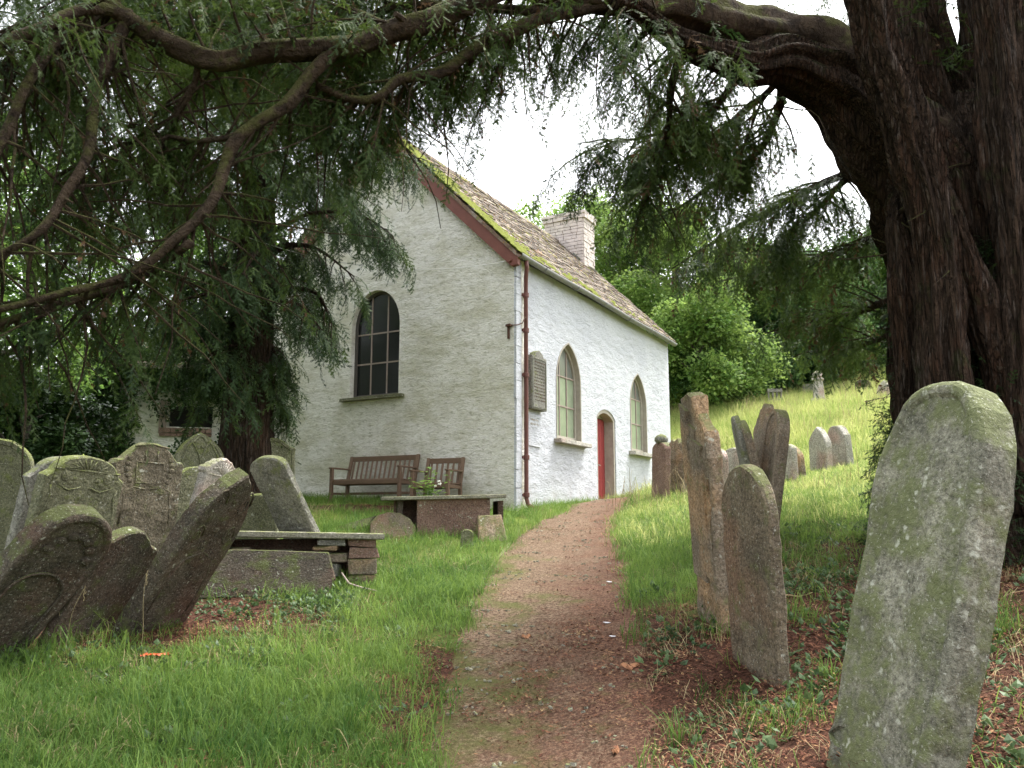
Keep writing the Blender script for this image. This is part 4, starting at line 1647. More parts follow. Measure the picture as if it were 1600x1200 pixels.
# ------------------------------------------------------------------ garden benches
def bench(loc, rz, L, nback, label):
    t = empty('garden_bench', loc, rz)
    tag(t, label, 'bench', 'wooden seats by the gable')
    D, SH, BH = .52, .42, .92

    def bar(name, a, b, w_, h_):
        a, b = Vector(a), Vector(b)
        d = b - a
        mb = MB()
        q = d.to_track_quat('X', 'Z').to_matrix()
        mb.box((a + b) / 2, (d.length, w_, h_), q)
        return bevel(mb.build(name, MAT['wood'], t), .005, 1)
    for sx in (-1, 1):
        x = sx * (L / 2 - .035)
        bar('leg', (x, -D / 2, -.04), (x, -D / 2, .64), .065, .065)
        bar('leg', (x, D / 2, -.04), (x, D / 2, SH), .065, .065)
        bar('back_post', (x, D / 2, SH), (x, D / 2 + .13, BH), .065, .055)
        bar('armrest', (x, -D / 2 - .06, .655), (x, D / 2 + .05, .655), .075, .03)
        bar('side_rail', (x, -D / 2, SH - .05), (x, D / 2, SH - .07), .03, .07)
        bar('stretcher', (x, -D / 2, .16), (x, D / 2, .16), .03, .045)
    bar('front_rail', (-L / 2 + .06, -D / 2 + .005, SH - .045), (L / 2 - .06, -D / 2 + .005, SH - .045), .03, .085)
    bar('back_rail', (-L / 2 + .06, D / 2, SH - .05), (L / 2 - .06, D / 2, SH - .05), .03, .08)
    bar('top_rail', (-L / 2 + .06, D / 2 + .12, BH - .055), (L / 2 - .06, D / 2 + .12, BH - .055), .035, .10)
    if L > 1:
        bar('long_stretcher', (-L / 2 + .06, .02, .16), (L / 2 - .06, .02, .16), .03, .05)
    for k in range(6):
        y = -D / 2 + .05 + k * (D - .06) / 5.4
        bar('seat_slat', (-L / 2 + .04, y, SH + .005 - .01 * math.sin(k * .6)), (L / 2 - .04, y, SH + .005 - .01 * math.sin(k * .6)), .062, .022)
    for k in range(nback):
        x = -L / 2 + .11 + (L - .22) * k / (nback - 1)
        bar('back_slat', (x, D / 2 + .01, SH - .02), (x, D / 2 + .115, BH - .10), .045, .018)
    return t


p = CHM @ Vector((-.52, 2.86, 0))
bench((p.x, p.y, hz(p.x, p.y)), R(-26), 1.66, 14, 'long slatted wooden garden bench against the white gable')
p = CHM @ Vector((-.60, 1.31, 0))
bench((p.x, p.y, hz(p.x, p.y)), R(-22), .80, 6, 'single wooden garden armchair right of the long bench')
# ------------------------------------------------------------------ foliage machinery
def proto(name, mb, mat, smooth=False):
    """a leaf spray or tuft that crowns and swards are made of"""
    me_ = bpy.data.meshes.new(name)
    me_.from_pydata(mb.v, [], mb.f)
    me_.materials.append(mat)
    if smooth:
        me_.polygons.foreach_set('use_smooth', [True] * len(mb.f))
    return bpy.data.objects.new(name, me_)


def scatter(name, protos, P, E_, S, parent=None):
    """one object: the given sprays set at points P with euler rotations E_ and sizes S"""
    n = len(P)
    me_ = bpy.data.meshes.new(name)
    me_.vertices.add(n)
    me_.vertices.foreach_set('co', np.asarray(P, 'f').ravel())
    a = me_.attributes.new('rot', 'FLOAT_VECTOR', 'POINT')
    a.data.foreach_set('vector', np.asarray(E_, 'f').ravel())
    a = me_.attributes.new('size', 'FLOAT', 'POINT')
    a.data.foreach_set('value', np.asarray(S, 'f').ravel())
    a = me_.attributes.new('pick', 'INT', 'POINT')
    a.data.foreach_set('value', RNG.integers(0, len(protos), n).astype('i'))
    o = link(name, me_, parent)
    ng = bpy.data.node_groups.new(name, 'GeometryNodeTree')
    ng.interface.new_socket('Geometry', in_out='INPUT', socket_type='NodeSocketGeometry')
    ng.interface.new_socket('Geometry', in_out='OUTPUT', socket_type='NodeSocketGeometry')
    N, L_ = ng.nodes.new, ng.links.new
    gi, go = N('NodeGroupInput'), N('NodeGroupOutput')
    iop = N('GeometryNodeInstanceOnPoints')
    jn = N('GeometryNodeJoinGeometry')
    for q in protos[::-1]:
        oi = N('GeometryNodeObjectInfo')
        oi.inputs['Object'].default_value = q
        oi.inputs['As Instance'].default_value = True
        L_(oi.outputs['Geometry'], jn.inputs[0])
    L_(jn.outputs[0], iop.inputs['Instance'])
    iop.inputs['Pick Instance'].default_value = True

    def attr(t, nm):
        q = N('GeometryNodeInputNamedAttribute')
        q.data_type = t
        q.inputs['Name'].default_value = nm
        return q.outputs['Attribute']
    e2 = N('FunctionNodeEulerToRotation')
    L_(attr('FLOAT_VECTOR', 'rot'), e2.inputs[0])
    L_(e2.outputs[0], iop.inputs['Rotation'])
    L_(attr('FLOAT', 'size'), iop.inputs['Scale'])
    L_(attr('INT', 'pick'), iop.inputs['Instance Index'])
    L_(gi.outputs[0], iop.inputs['Points'])
    L_(iop.outputs[0], go.inputs[0])
    md = o.modifiers.new('sprays', 'NODES')
    md.node_group = ng
    return o


def euler_from(x, zref):
    x = x.normalized()
    y = zref.cross(x)
    if y.length < 1e-3:
        y = Vector((0, 1, 0)).cross(x)
    y.normalize()
    z = x.cross(y)
    return Matrix((x, y, z)).transposed().to_euler()


def yew_spray(seed, L=.32, nside=8, mat='yew'):
    """a flat feathery yew twig along +x with side twigs and needles"""
    rr = random.Random(seed)
    mb = MB()

    def strip(a, b, w_):
        d = (b - a)
        s_ = Vector((-d.y, d.x, 0)).normalized() * w_
        mb.add([a - s_, a + s_, b], [(0, 1, 2)])

    def needles(a, d, ln, n_):
        s_ = Vector((-d.y, d.x, 0)).normalized()
        for k in range(n_):
            p = a + d * (ln * (k + .5) / n_)
            nl = .025 * (1 - .4 * k / n_) * rr.uniform(.8, 1.2)
            for sg in (-1, 1):
                q = p + (s_ * sg * .9 + d * .55) * nl + Vector((0, 0, rr.uniform(-.008, .004)))
                w_ = d * .0042
                mb.add([p - w_, p + w_, q], [(0, 1, 2)])
    pts = []
    for k in range(nside + 1):
        t = k / nside
        pts.append(Vector((L * t, (.02 + .02 * (seed % 3)) * math.sin(t * 3 + seed), -(.10 + .12 * (seed % 4)) * L * t * t * 2)))
    for a, b in zip(pts, pts[1:]):
        strip(a, b + (b - a) * .2, .0022)
        needles(a, (b - a).normalized(), (b - a).length, 3)
    for k in range(1, nside):
        sg = 1 if k % 2 else -1
        d = (pts[k + 1] - pts[k]).normalized()
        s_ = Vector((-d.y, d.x, 0)) * sg
        ln = L * rr.uniform(.26, .46) * (1.1 - .6 * k / nside)
        dd = (d * .75 + s_ * .85 + Vector((0, 0, rr.uniform(-.3, .05)))).normalized()
        strip(pts[k], pts[k] + dd * ln, .0016)
        needles(pts[k], dd, ln, 9)
    return proto('yew_spray', mb, MAT[mat])


MAT['yew_dead'] = leaf_mat('yew_dead', (.05, .028, .014), (.12, .07, .03), .15, .8)
YS = [yew_spray(s, (.32, .24, .40, .28, .35, .20)[s % 6], (8, 6, 9, 7, 10, 5)[s % 6]) for s in range(11)] + [yew_spray(30, .26, 5, 'yew_dead')]
YSD = [yew_spray(s + 10, mat='yew_dark') for s in range(3)]


def leaf_clump(seed, n, rad, size, mat, flat=.7):
    rr = random.Random(seed)
    mb = MB()
    for k in range(n):
        c0 = Vector((rr.gauss(0, 1), rr.gauss(0, 1), rr.gauss(0, flat)))
        c0 = c0.normalized() * rad * rr.random() ** .45
        d = (c0.normalized() + Vector((rr.uniform(-1, 1), rr.uniform(-1, 1), rr.uniform(-.9, .3)))).normalized()
        s_ = d.cross(Vector((rr.uniform(-.4, .4), rr.uniform(-.4, .4), 1))).normalized()
        u_ = s_.cross(d)
        ln = size * rr.uniform(.7, 1.3)
        w_ = ln * .36
        mb.add([c0, c0 + d * ln * .5 + s_ * w_ - u_ * ln * .04, c0 + d * ln, c0 + d * ln * .5 - s_ * w_ - u_ * ln * .04, c0 + d * ln * .5 + u_ * ln * .07],
               [(0, 1, 4), (1, 2, 4), (2, 3, 4), (3, 0, 4)])
    return proto('leaf_clump', mb, MAT[mat])


CL = {k: [leaf_clump(s, 34, .42, .15, k) for s in (1, 2, 3)] for k in ('leaf_bright', 'leaf_mid', 'leaf_deep')}
CLI = [leaf_clump(s, 30, .20, .085, 'ivy') for s in (5, 6)]
CLS = [leaf_clump(s, 30, .30, .11, 'leaf_mid') for s in (7, 8)]


class Foliage:
    def __init__(s):
        s.P, s.E, s.S = [], [], []
        s.tw = MB()

    def spray(s, p, d, size=1.0, roll=.6):
        z = Vector((random.uniform(-roll, roll), random.uniform(-roll, roll), 1))
        s.P.append(tuple(p))
        s.E.append(tuple(euler_from(d, z)))
        s.S.append(size)

    def child(s, p, d, ln, r0, droop=.5, step=.11, size=1.0, bare=.15, fill=1.0):
        k_ = .68 if p.y < 7.2 else .9
        size, step = size * k_, step * k_
        """a side branch with twigs; foliage hangs from its outer part"""
        n_ = max(3, int(ln / .22))
        pts = [Vector(p)]
        d = Vector(d).normalized()
        for k in range(n_):
            d = (d + Vector((random.uniform(-.18, .18), random.uniform(-.18, .18), -droop / n_ + random.uniform(-.08, .08)))).normalized()
            pts.append(pts[-1] + d * (ln / n_))
        s.tw.tube(pts, [r0 * (1 - .85 * k / n_) for k in range(n_ + 1)], 5, cap=False)
        tot = ln
        t = bare * ln
        while t < tot:
            k = min(n_ - 1, int(t / ln * n_))
            f = t / ln * n_ - k
            q = pts[k].lerp(pts[k + 1], f)
            dd = (pts[k + 1] - pts[k]).normalized()
            for sg in (-1, 1):
                if random.random() > fill:
                    continue
                sd_ = dd.cross(Vector((0, 0, 1)))
                if sd_.length < .1:
                    sd_ = Vector((1, 0, 0))
                sd_.normalize()
                v = (dd * random.uniform(.3, .9) + sd_ * sg * random.uniform(.5, 1.1) + Vector((0, 0, random.uniform(-1.0, .15)))).normalized()
                s.spray(q, v, size * random.uniform(.55, 1.3) * (1.1 - .35 * t / tot))
                if random.random() < .35 * fill:
                    s.spray(q + v * .2 * size, (v + Vector((random.uniform(-.3, .3), random.uniform(-.3, .3), -.7))).normalized(), size * random.uniform(.7, 1.1))
            t += step
        s.spray(pts[-1], (pts[-1] - pts[-2]).normalized() + Vector((0, 0, -.3)), size)
        return pts


STUBS = []


def limb(parent, pts, name='branch', mat='bark_limb', sides=10, wob=.35, n=5, kink=1.0, ridge=0.0):
    sp = smooth_path(pts, n)
    out = []
    m_ = len(sp)
    for i, (p, r) in enumerate(sp):
        e = min(1, i / 3) * kink
        q = Vector((mnoise.noise(p * 2.3), mnoise.noise(p * 2.3 + Vector((9, 0, 0))), mnoise.noise(p * 2.3 + Vector((0, 7, 0))))) * min(.06, r * .9)
        k = 1 + (.06 if ridge else .22) * mnoise.noise(p * (2.0 if ridge else 5.0) + Vector((3, 3, 3)))
        out.append((p + q * e, r * k))
    sp = out
    mb = MB()
    mb.tube([q[0] for q in sp], [q[1] for q in sp], sides, wob=wob, ridge=ridge)
    mb.build(name, MAT[mat], parent, smooth=True)
    if r < .2:
        for k in range(int(m_ / 4)):
            i = random.randrange(2, m_ - 1)
            p, r = sp[i]
            if r > .16:
                continue
            d = Vector((random.uniform(-1, 1), random.uniform(-1, 1), random.uniform(-.8, .8))).normalized()
            STUBS.append((p, d, r))
    return sp


def along(sp, t):
    i = min(len(sp) - 2, int(t * (len(sp) - 1)))
    f = t * (len(sp) - 1) - i
    return sp[i][0].lerp(sp[i + 1][0], f), (sp[i + 1][0] - sp[i][0]).normalized(), sp[i][1]


def wpath(*q):
    return [(at(a, b, Y_), r * (1 if r >= .13 else .80 if r > .085 else .68)) for (a, b, Y_, r) in q]


def world_parent(o, parent):
    o.parent = parent
    o.matrix_parent_inverse = Matrix.Translation(parent.location).inverted()


# ------------------------------------------------------------------ the great yew right of the path
yew = empty('yew_tree', (0, 0, 0))
tag(yew, 'huge old yew with fluted trunk whose limbs arch over the path', 'yew tree')


def fluted_trunk(cx, cy, z0, z1, rad, nfl, amp, seed, name, parent, mat, na=96, nh=70, lean=(0, 0)):
    rr = random.Random(seed)
    ph = [(rr.uniform(0, 6.28), rr.choice((3, 5, 7, 9, 11, 14)), rr.uniform(.4, 1), rr.uniform(-.5, .5)) for _ in range(nfl)]
    vs, fs = [], []
    for i in range(nh + 1):
        t = i / nh
        z = z0 + (z1 - z0) * t
        for k in range(na):
            a = 2 * math.pi * k / na
            f = 0
            for (p_, m_, w_, tw) in ph:
                f += w_ * (1 - 2 * abs(math.sin((m_ * a + p_ + tw * z) / 2)) ** .7) * 4 / m_ / nfl
            f += .5 * mnoise.noise(Vector((math.cos(a) * 2.5, math.sin(a) * 2.5, z * .7 + seed)))
            f += .22 * mnoise.noise(Vector((math.cos(a) * 8, math.sin(a) * 8, z * 1.1 + seed)))
            f += .30 * (1 - 2 * abs(mnoise.noise(Vector((math.cos(a) * 5.5, math.sin(a) * 5.5, z * .55 + seed * 2))))) - .15
            f += .10 * mnoise.noise(Vector((math.cos(a) * 22, math.sin(a) * 22, z * 2.2)))
            r = rad(t) * (1 + amp * f)
            vs.append((cx + lean[0] * t + r * math.cos(a), cy + lean[1] * t + r * math.sin(a), z))
    for i in range(nh):
        for k in range(na):
            fs.append((i * na + k, i * na + (k + 1) % na, (i + 1) * na + (k + 1) % na, (i + 1) * na + k))
    fs.append(tuple(range(nh * na, (nh + 1) * na)))
    mb = MB()
    mb.add(vs, fs)
    return mb.build(name, MAT[mat], parent, smooth=True)


TRUNK = fluted_trunk(5.15, 8.6, .5, 5.9, lambda t: 1.28 - .22 * math.sin(t * 2.6) + .30 * max(0, .16 - t) / .16 - .55 * max(0, t - .8) / .2, 9, .42, 4, 'trunk', yew, 'bark', 260, 150)
# rope-like stems grown into the trunk
for q in (
    wpath((1468, 830, 7.62, .26), (1475, 640, 7.56, .23), (1468, 480, 7.52, .20), (1456, 350, 7.5, .18), (1425, 240, 7.45, .19), (1385, 130, 7.35, .19), (1360, 20, 7.2, .17), (1345, -80, 7.0, .14)),
    wpath((1572, 660, 7.7, .12), (1535, 490, 7.55, .14), (1505, 380, 7.52, .12), (1475, 300, 7.55, .10), (1460, 220, 7.9, .05)),
    wpath((1515, 520, 7.8, .08), (1490, 390, 7.52, .10), (1480, 300, 7.6, .07), (1475, 240, 7.95, .03)),
    wpath((1590, 800, 7.7, .22), (1588, 600, 7.58, .18), (1588, 420, 7.55, .16), (1570, 280, 7.6, .17), (1562, 120, 7.6, .20), (1555, -60, 7.5, .2)),
    wpath((1425, 760, 8.1, .14), (1425, 600, 7.92, .16), (1412, 450, 7.88, .14), (1400, 340, 7.95, .10), (1390, 260, 8.3, .05))):
    limb(yew, q, 'stem', 'bark', 40, .1, 10, .6, .55)
LA = limb(yew, wpath((1530, 420, 8.5, .60), (1440, 290, 8.3, .52), (1365, 190, 8.1, .40), (1300, 125, 7.9, .30), (1230, 95, 7.6, .22), (1160, 98, 7.4, .16), (1100, 85, 7.2, .14), (1060, 60, 7.0, .12), (1010, 25, 6.8, .10), (960, 5, 6.6, .09)), 'limb', 'bark', 44, .1, 8, .6, .45)
LB = limb(yew, wpath((1440, 260, 8.4, .45), (1360, 140, 8.3, .36), (1270, 70, 8.0, .26), (1180, 45, 7.6, .20), (1090, 25, 7.2, .17), (1000, 5, 6.9, .15), (900, -10, 6.6, .13), (800, -18, 6.4, .12), (744, 0, 6.3, .11), (681, 28, 6.2, .115), (619, 47, 6.1, .11), (541, 75, 6.0, .105), (478, 84, 5.9, .10), (400, 83, 5.8, .105), (345, 95, 5.7, .10), (300, 88, 5.65, .10), (250, 62, 5.6, .095), (205, 32, 5.5, .085), (165, 0, 5.4, .08), (130, -60, 5.3, .07)), 'limb', 'bark_limb', 24, .25, 6, 1.0, .22)
LC = limb(yew, wpath((1500, 300, 8.7, .5), (1440, 120, 8.6, .42), (1390, -40, 8.5, .34), (1340, -200, 8.3, .25)), 'limb', 'bark', 44, .1, 8, .6, .45)
LD = limb(yew, wpath((1590, 330, 8.6, .5), (1570, 150, 8.5, .40), (1555, 0, 8.4, .34), (1540, -160, 8.3, .28)), 'limb', 'bark', 44, .1, 8, .6, .45)
LE = limb(yew, wpath((1010, 12, 6.85, .10), (900, 12, 6.6, .085), (806, 47, 6.4, .08), (759, 69, 6.35, .075), (697, 109, 6.3, .07), (625, 122, 6.2, .06), (587, 150, 6.15, .055), (547, 153, 6.1, .05), (494, 134, 6.0, .04)), 'limb', 'bark_limb', 10, .3)
LF = limb(yew, wpath((520, 84, 5.95, .08), (495, 112, 5.9, .078), (450, 155, 5.8, .074), (380, 212, 5.7, .068), (350, 262, 5.65, .062), (325, 322, 5.6, .058), (280, 372, 5.5, .05), (200, 428, 5.4, .042), (100, 458, 5.2, .036), (-20, 484, 5.0, .03)), 'limb', 'bark_limb', 10, .3)
LG = limb(yew, wpath((200, 28, 5.5, .07), (178, 70, 5.45, .066), (150, 140, 5.4, .058), (135, 240, 5.3, .052), (100, 310, 5.2, .046), (70, 355, 5.1, .04), (10, 392, 5.0, .034), (-60, 420, 4.9, .03)), 'limb', 'bark_limb', 10, .3)
LH = limb(yew, wpath((205, 22, 5.5, .06), (140, 10, 5.3, .065), (70, 42, 5.1, .06), (0, 66, 5.0, .055), (-80, 90, 4.8, .05)), 'limb', 'bark_limb', 10, .3)
LI = limb(yew, wpath((110, 28, 5.2, .055), (88, 60, 5.2, .05), (60, 100, 5.1, .05), (22, 180, 5.0, .048), (-20, 260, 4.9, .04)), 'limb', 'bark_limb', 10, .3)
LJ = limb(yew, wpath((300, 378, 5.52, .04), (215, 436, 5.6, .036), (125, 466, 5.4, .035), (0, 503, 5.2, .032), (-60, 520, 5.1, .03)), 'limb', 'bark_limb', 9, .3)
LK = limb(yew, wpath((372, 214, 5.7, .035), (310, 220, 5.8, .028), (245, 213, 5.9, .022), (150, 240, 6.0, .02), (60, 300, 6.1, .014)), 'limb', 'bark_limb', 8, .3)
LL = limb(yew, wpath((310, 92, 5.66, .035), (298, 140, 5.8, .032), (270, 185, 5.9, .028), (215, 215, 6.0, .024), (150, 290, 6.1, .02), (110, 400, 6.2, .012)), 'limb', 'bark_limb', 8, .3)
LM = limb(yew, wpath((860, 20, 6.5, .07), (640, 8, 6.8, .06), (540, 40, 7.0, .05), (420, 60, 7.2, .05), (300, 70, 7.4, .045), (150, 120, 7.6, .04), (20, 160, 7.8, .03)), 'limb', 'bark_limb', 9, .3)
LN = limb(yew, wpath((1362, 250, 8.3, .09), (1290, 285, 9.2, .06), (1200, 330, 10, .045), (1120, 375, 10.8, .03), (1050, 420, 11.5, .016)), 'limb', 'bark', 8, .3)
LO = limb(yew, wpath((1352, 215, 8.3, .08), (1325, 275, 9.0, .06), (1280, 325, 9.8, .045), (1235, 365, 10.4, .035), (1180, 400, 11.2, .02)), 'limb', 'bark', 8, .3)
LP = limb(yew, wpath((1218, 110, 7.7, .08), (1216, 165, 8.0, .065), (1195, 225, 8.4, .05), (1155, 262, 8.8, .04), (1090, 305, 9.2, .03), (1020, 350, 9.6, .018)), 'limb', 'bark', 8, .3)
LQ = limb(yew, wpath((1065, 80, 7.1, .07), (1052, 140, 7.3, .055), (1045, 200, 7.6, .045), (1025, 260, 7.9, .03), (1010, 320, 8.2, .015)), 'limb', 'bark', 8, .3)
LR = limb(yew, wpath((1392, 470, 8.9, .07), (1330, 490, 10, .05), (1270, 500, 11.0, .035), (1200, 520, 12, .015)), 'limb', 'bark', 8, .3)
LS = limb(yew, wpath((1392, 360, 8.9, .07), (1310, 395, 10.0, .05), (1220, 420, 11.2, .035), (1120, 440, 12.2, .015)), 'limb', 'bark', 8, .3)
LT = limb(yew, wpath((1160, 110, 7.4, .06), (1120, 165, 7.6, .05), (1080, 195, 7.9, .04), (1000, 215, 8.2, .025), (940, 230, 8.4, .012)), 'limb', 'bark', 8, .3)
LU = limb(yew, wpath((1395, 520, 9.0, .05), (1360, 535, 10, .04), (1310, 545, 11, .03), (1260, 550, 12, .015)), 'limb', 'bark', 8, .3)
LV = limb(yew, wpath((1230, 110, 7.7, .06), (1190, 150, 8.0, .05), (1130, 200, 8.5, .04), (1090, 205, 9, .03), (1000, 130, 9.5, .02)), 'limb', 'bark', 8, .3)

LW = limb(yew, wpath((800, -20, 6.4, .07), (640, -50, 6.9, .06), (480, -50, 7.2, .05), (320, -60, 7.3, .045), (150, -60, 7.3, .04), (-40, -50, 7.3, .03)), 'limb', 'bark_limb', 8, .3)
LX2 = limb(yew, wpath((620, 45, 6.15, .05), (520, 10, 6.9, .045), (420, 10, 7.8, .04), (300, 20, 8.4, .03), (160, 50, 8.8, .025), (40, 90, 9.0, .02)), 'limb', 'bark_limb', 8, .3)
F = Foliage()


def bough(sp, n, t0, t1, ln, droop, out=(0, 0, 0), size=1.0, fill=1.0, step=.11, side=1.0, r0=.014):
    for k in range(n):
        t = t0 + (t1 - t0) * (k + random.random()) / n
        p, d, r = along(sp, min(.999, t))
        sd_ = d.cross(Vector((0, 0, 1)))
        sd_ = sd_.normalized() if sd_.length > .1 else Vector((1, 0, 0))
        v = d * random.uniform(.1, .9) + sd_ * random.choice((-1, 1)) * random.uniform(.3, 1) * side + Vector((0, 0, random.uniform(-.5, .4))) + Vector(out)
        F.child(p, v, random.uniform(*ln), r0, droop, step, size, .15, fill)


# over the left side: a ceiling of foliage above and beyond the bare limbs
bough(LB, 34, .50, 1, (.6, 1.5), .3, (0, .6, .6), 1.0, .8)
bough(LB, 36, .25, .58, (.5, 1.2), .6, (0, .8, .2), 1.1, .9)
bough(LE, 44, .1, 1, (.5, 1.2), .6, (0, .9, .1), 1.1, .9)
bough(LF, 24, .1, 1, (.5, 1.3), .4, (-.2, 1.0, .2), 1.0, .6)
bough(LG, 24, .1, 1, (.5, 1.2), .4, (-.1, 1.0, .2), 1.0, .6)
bough(LH, 22, .1, 1, (.5, 1.2), .4, (0, .8, .3), 1.0, .7)
bough(LI, 16, .2, 1, (.5, 1.1), .4, (0, 1.0, .1), 1.0, .6)
bough(LJ, 18, .1, 1, (.5, 1.1), .5, (-.1, .9, 0), 1.0, .65)
bough(LK, 22, .1, 1, (.5, 1.1), .5, (0, .5, 0), 1.0, .75)
bough(LL, 22, .1, 1, (.5, 1.1), .5, (0, .6, 0), 1.0, .7)
bough(LM, 52, .1, 1, (.6, 1.4), .5, (0, .5, .1), 1.05, .85)
bough(LW, 84, .05, 1, (.6, 1.4), .7, (0, .2, -.1), 1.1, .95)
bough(LX2, 74, .05, 1, (.6, 1.4), .7, (0, .3, 0), 1.1, .9)
# over the roof and the hillside
bough(LA, 34, .55, 1, (.5, 1.1), .8, (0, .5, 0), 1.1, .9)
bough(LT, 34, .15, 1, (.4, .9), 1.0, (-.1, .2, 0), 1.1, .9)
bough(LQ, 20, .2, 1, (.4, .8), 1.0, (0, .2, 0), 1.0, .85)
bough(LP, 32, .15, 1, (.4, .9), 1.0, (-.1, .2, 0), 1.0, .85)
bough(LN, 34, .2, .9, (.4, .9), .8, (-.1, 0, 0), 1.1, .8)
bough(LO, 32, .2, .9, (.4, .9), .8, (-.1, 0, 0), 1.1, .8)
bough(LS, 30, .05, .75, (.4, .9), .6, (0, 0, .1), 1.15, .75)
bough(LR, 26, .05, .8, (.4, .8), .5, (0, 0, .2), 1.15, .7)
bough(LU, 22, .05, 1, (.3, .7), .5, (0, 0, .2), 1.1, .8)
bough(LV, 36, .2, 1, (.4, .9), 1.0, (0, .2, 0), 1.0, .85)
bough(LC, 30, .2, 1, (.8, 1.6), .5, (0, .3, 0), 1.1, .8)
bough(LD, 20, .2, 1, (.8, 1.5), .5, (.3, .2, 0), 1.1, .8)
for (p, d, r) in STUBS:
    if random.random() < .35:
        F.tw.tube([p, p + d * (r + random.uniform(.03, .12))], [r * .45, r * .25], 6)
    else:
        pts = [p]
        d = (d + Vector((0, .4, 0))).normalized()
        for k in range(6):
            d = (d + Vector((random.uniform(-.3, .3), random.uniform(-.3, .3), random.uniform(-.3, .15)))).normalized()
            pts.append(pts[-1] + d * random.uniform(.08, .2))
        F.tw.tube(pts, [.010 * (1 - k / 7) + .0015 for k in range(7)], 4, cap=False)
for sp_ in (LF, LG, LH, LI, LJ, LK, LL, LM, LB, LE):
    for k in range(14):
        p, d, r = along(sp_, random.uniform(.1, .98))
        d = (d * random.uniform(-.3, .8) + Vector((random.uniform(-.8, .8), random.uniform(0, 1), random.uniform(-1, .4)))).normalized()
        pts = [p]
        for q in range(7):
            d = (d + Vector((random.uniform(-.25, .25), random.uniform(-.25, .25), random.uniform(-.25, .12)))).normalized()
            pts.append(pts[-1] + d * random.uniform(.1, .24))
        F.tw.tube(pts, [.011 * (1 - q / 8) + .0015 for q in range(8)], 4, cap=False)
tw = F.tw.build('twigs', MAT['bark_limb'], yew)
tw['kind'] = 'stuff'
cr = scatter('crown', YS, F.P, F.E, F.S, yew)
cr['kind'] = 'stuff'
print('yew sprays', len(F.P))
# shoots growing straight out of the trunk
P, E_, S_ = [], [], []
tv = [(v.co.copy(), v.normal.copy()) for v in TRUNK.data.vertices]
tv = [q for q in tv if 1.0 < q[0].z < 4.2 and (q[1].y < .35 or q[1].x < -.5)]
for k in range(8000):
    p, nn_ = random.choice(tv)
    a = math.atan2(p.y - 8.6, p.x - 5.15)
    dens = .55 + 1.5 * mnoise.noise(Vector((a * 2.4, p.z * .8, 4))) + max(0, 2.6 - p.z) * .30
    if random.random() > dens:
        continue
    d = nn_ * .7 + Vector((random.uniform(-.8, .8), random.uniform(-.8, .8), random.uniform(-.6, .6)))
    P.append(tuple(p + nn_ * random.uniform(-.02, .12 if p.z > 2.6 else .30)))
    E_.append(tuple(euler_from(d, Vector((random.uniform(-1, 1), random.uniform(-1, 1), 1)))))
    S_.append(random.uniform(.35, .75))
sh = scatter('trunk_shoots', YSD, P, E_, S_, yew)
sh['kind'] = 'stuff'

# ------------------------------------------------------------------ the yew in front of the gable
LYX, LYY = -4.45, 13.9
yew2 = empty('yew_tree', (0, 0, 0))
tag(yew2, 'dark yew with upright trunk standing before the left half of the gable', 'yew tree')
z0 = hz(LYX, LYY)
fluted_trunk(LYX, LYY, z0 - .4, 9.5, lambda t: .50 - .30 * t + .16 * max(0, .12 - t) / .12, 5, .22, 9, 'trunk', yew2, 'bark', 40, 60)
F = Foliage()
rr = random.Random(21)
for k in range(40):
    t = k / 39
    z = 3.6 + 6.4 * t + rr.uniform(-.2, .2)
    a = k * 2.4 + rr.uniform(-.4, .4)
    d = Vector((math.cos(a), math.sin(a), 0))
    ln = (3.1 - 1.5 * t) * rr.uniform(.75, 1.1)
    if d.y > .5:
        ln *= .6
    if d.x > .1:
        ln *= min(1.0, .22 + .78 * max(0, (z - 4.4) / 2.2))
    else:
        ln *= min(1.0, .35 + .65 * max(0, (z - 4.2) / 1.8))
    ln = max(ln, .5)
    r0 = .07 - .04 * t
    p = Vector((LYX, LYY, z))
    pts = [(p, r0 * 1.3), (p + d * ln * .3 + Vector((0, 0, .35)), r0), (p + d * ln * .65 + Vector((rr.uniform(-.2, .2), rr.uniform(-.2, .2), .30)), r0 * .6), (p + d * ln + Vector((0, 0, -.25)), .010)]
    sp = limb(yew2, pts, 'branch', 'bark', 7, .3, 4)
    bough(sp, int(7 + ln * 6), .15, 1, (.4, 1.0), 1.0, (0, 0, -.1), 1.15, .9, .12)
# low boughs reaching to the left and towards the camera
for (q, n_) in ((wpath((395, 480, 13.7, .07), (340, 460, 13.4, .05), (280, 470, 13.1, .035), (215, 495, 12.9, .015)), 14),
                (wpath((400, 480, 13.7, .06), (440, 470, 13.4, .04), (475, 480, 13.2, .03), (500, 515, 13.1, .012)), 14),
                (wpath((400, 380, 13.7, .07), (480, 335, 13.2, .05), (560, 335, 12.8, .03), (615, 370, 12.7, .012)), 24),
                (wpath((400, 300, 13.8, .07), (500, 240, 13.4, .05), (580, 230, 13.2, .03), (650, 250, 13.2, .012)), 26),
                (wpath((400, 545, 13.7, .05), (365, 540, 13.4, .04), (325, 555, 13.2, .02)), 7)):
    sp = limb(yew2, q, 'branch', 'bark', 8, .3, 5)
    bough(sp, n_, .2, 1, (.4, .8), 1.1, (0, 0, -.1), 1.15, .9, .12)
tw = F.tw.build('twigs', MAT['bark'], yew2)
tw['kind'] = 'stuff'
cr = scatter('crown', YS[:2] + YSD, F.P, F.E, F.S, yew2)
cr['kind'] = 'stuff'
print('yew2 sprays', len(F.P))


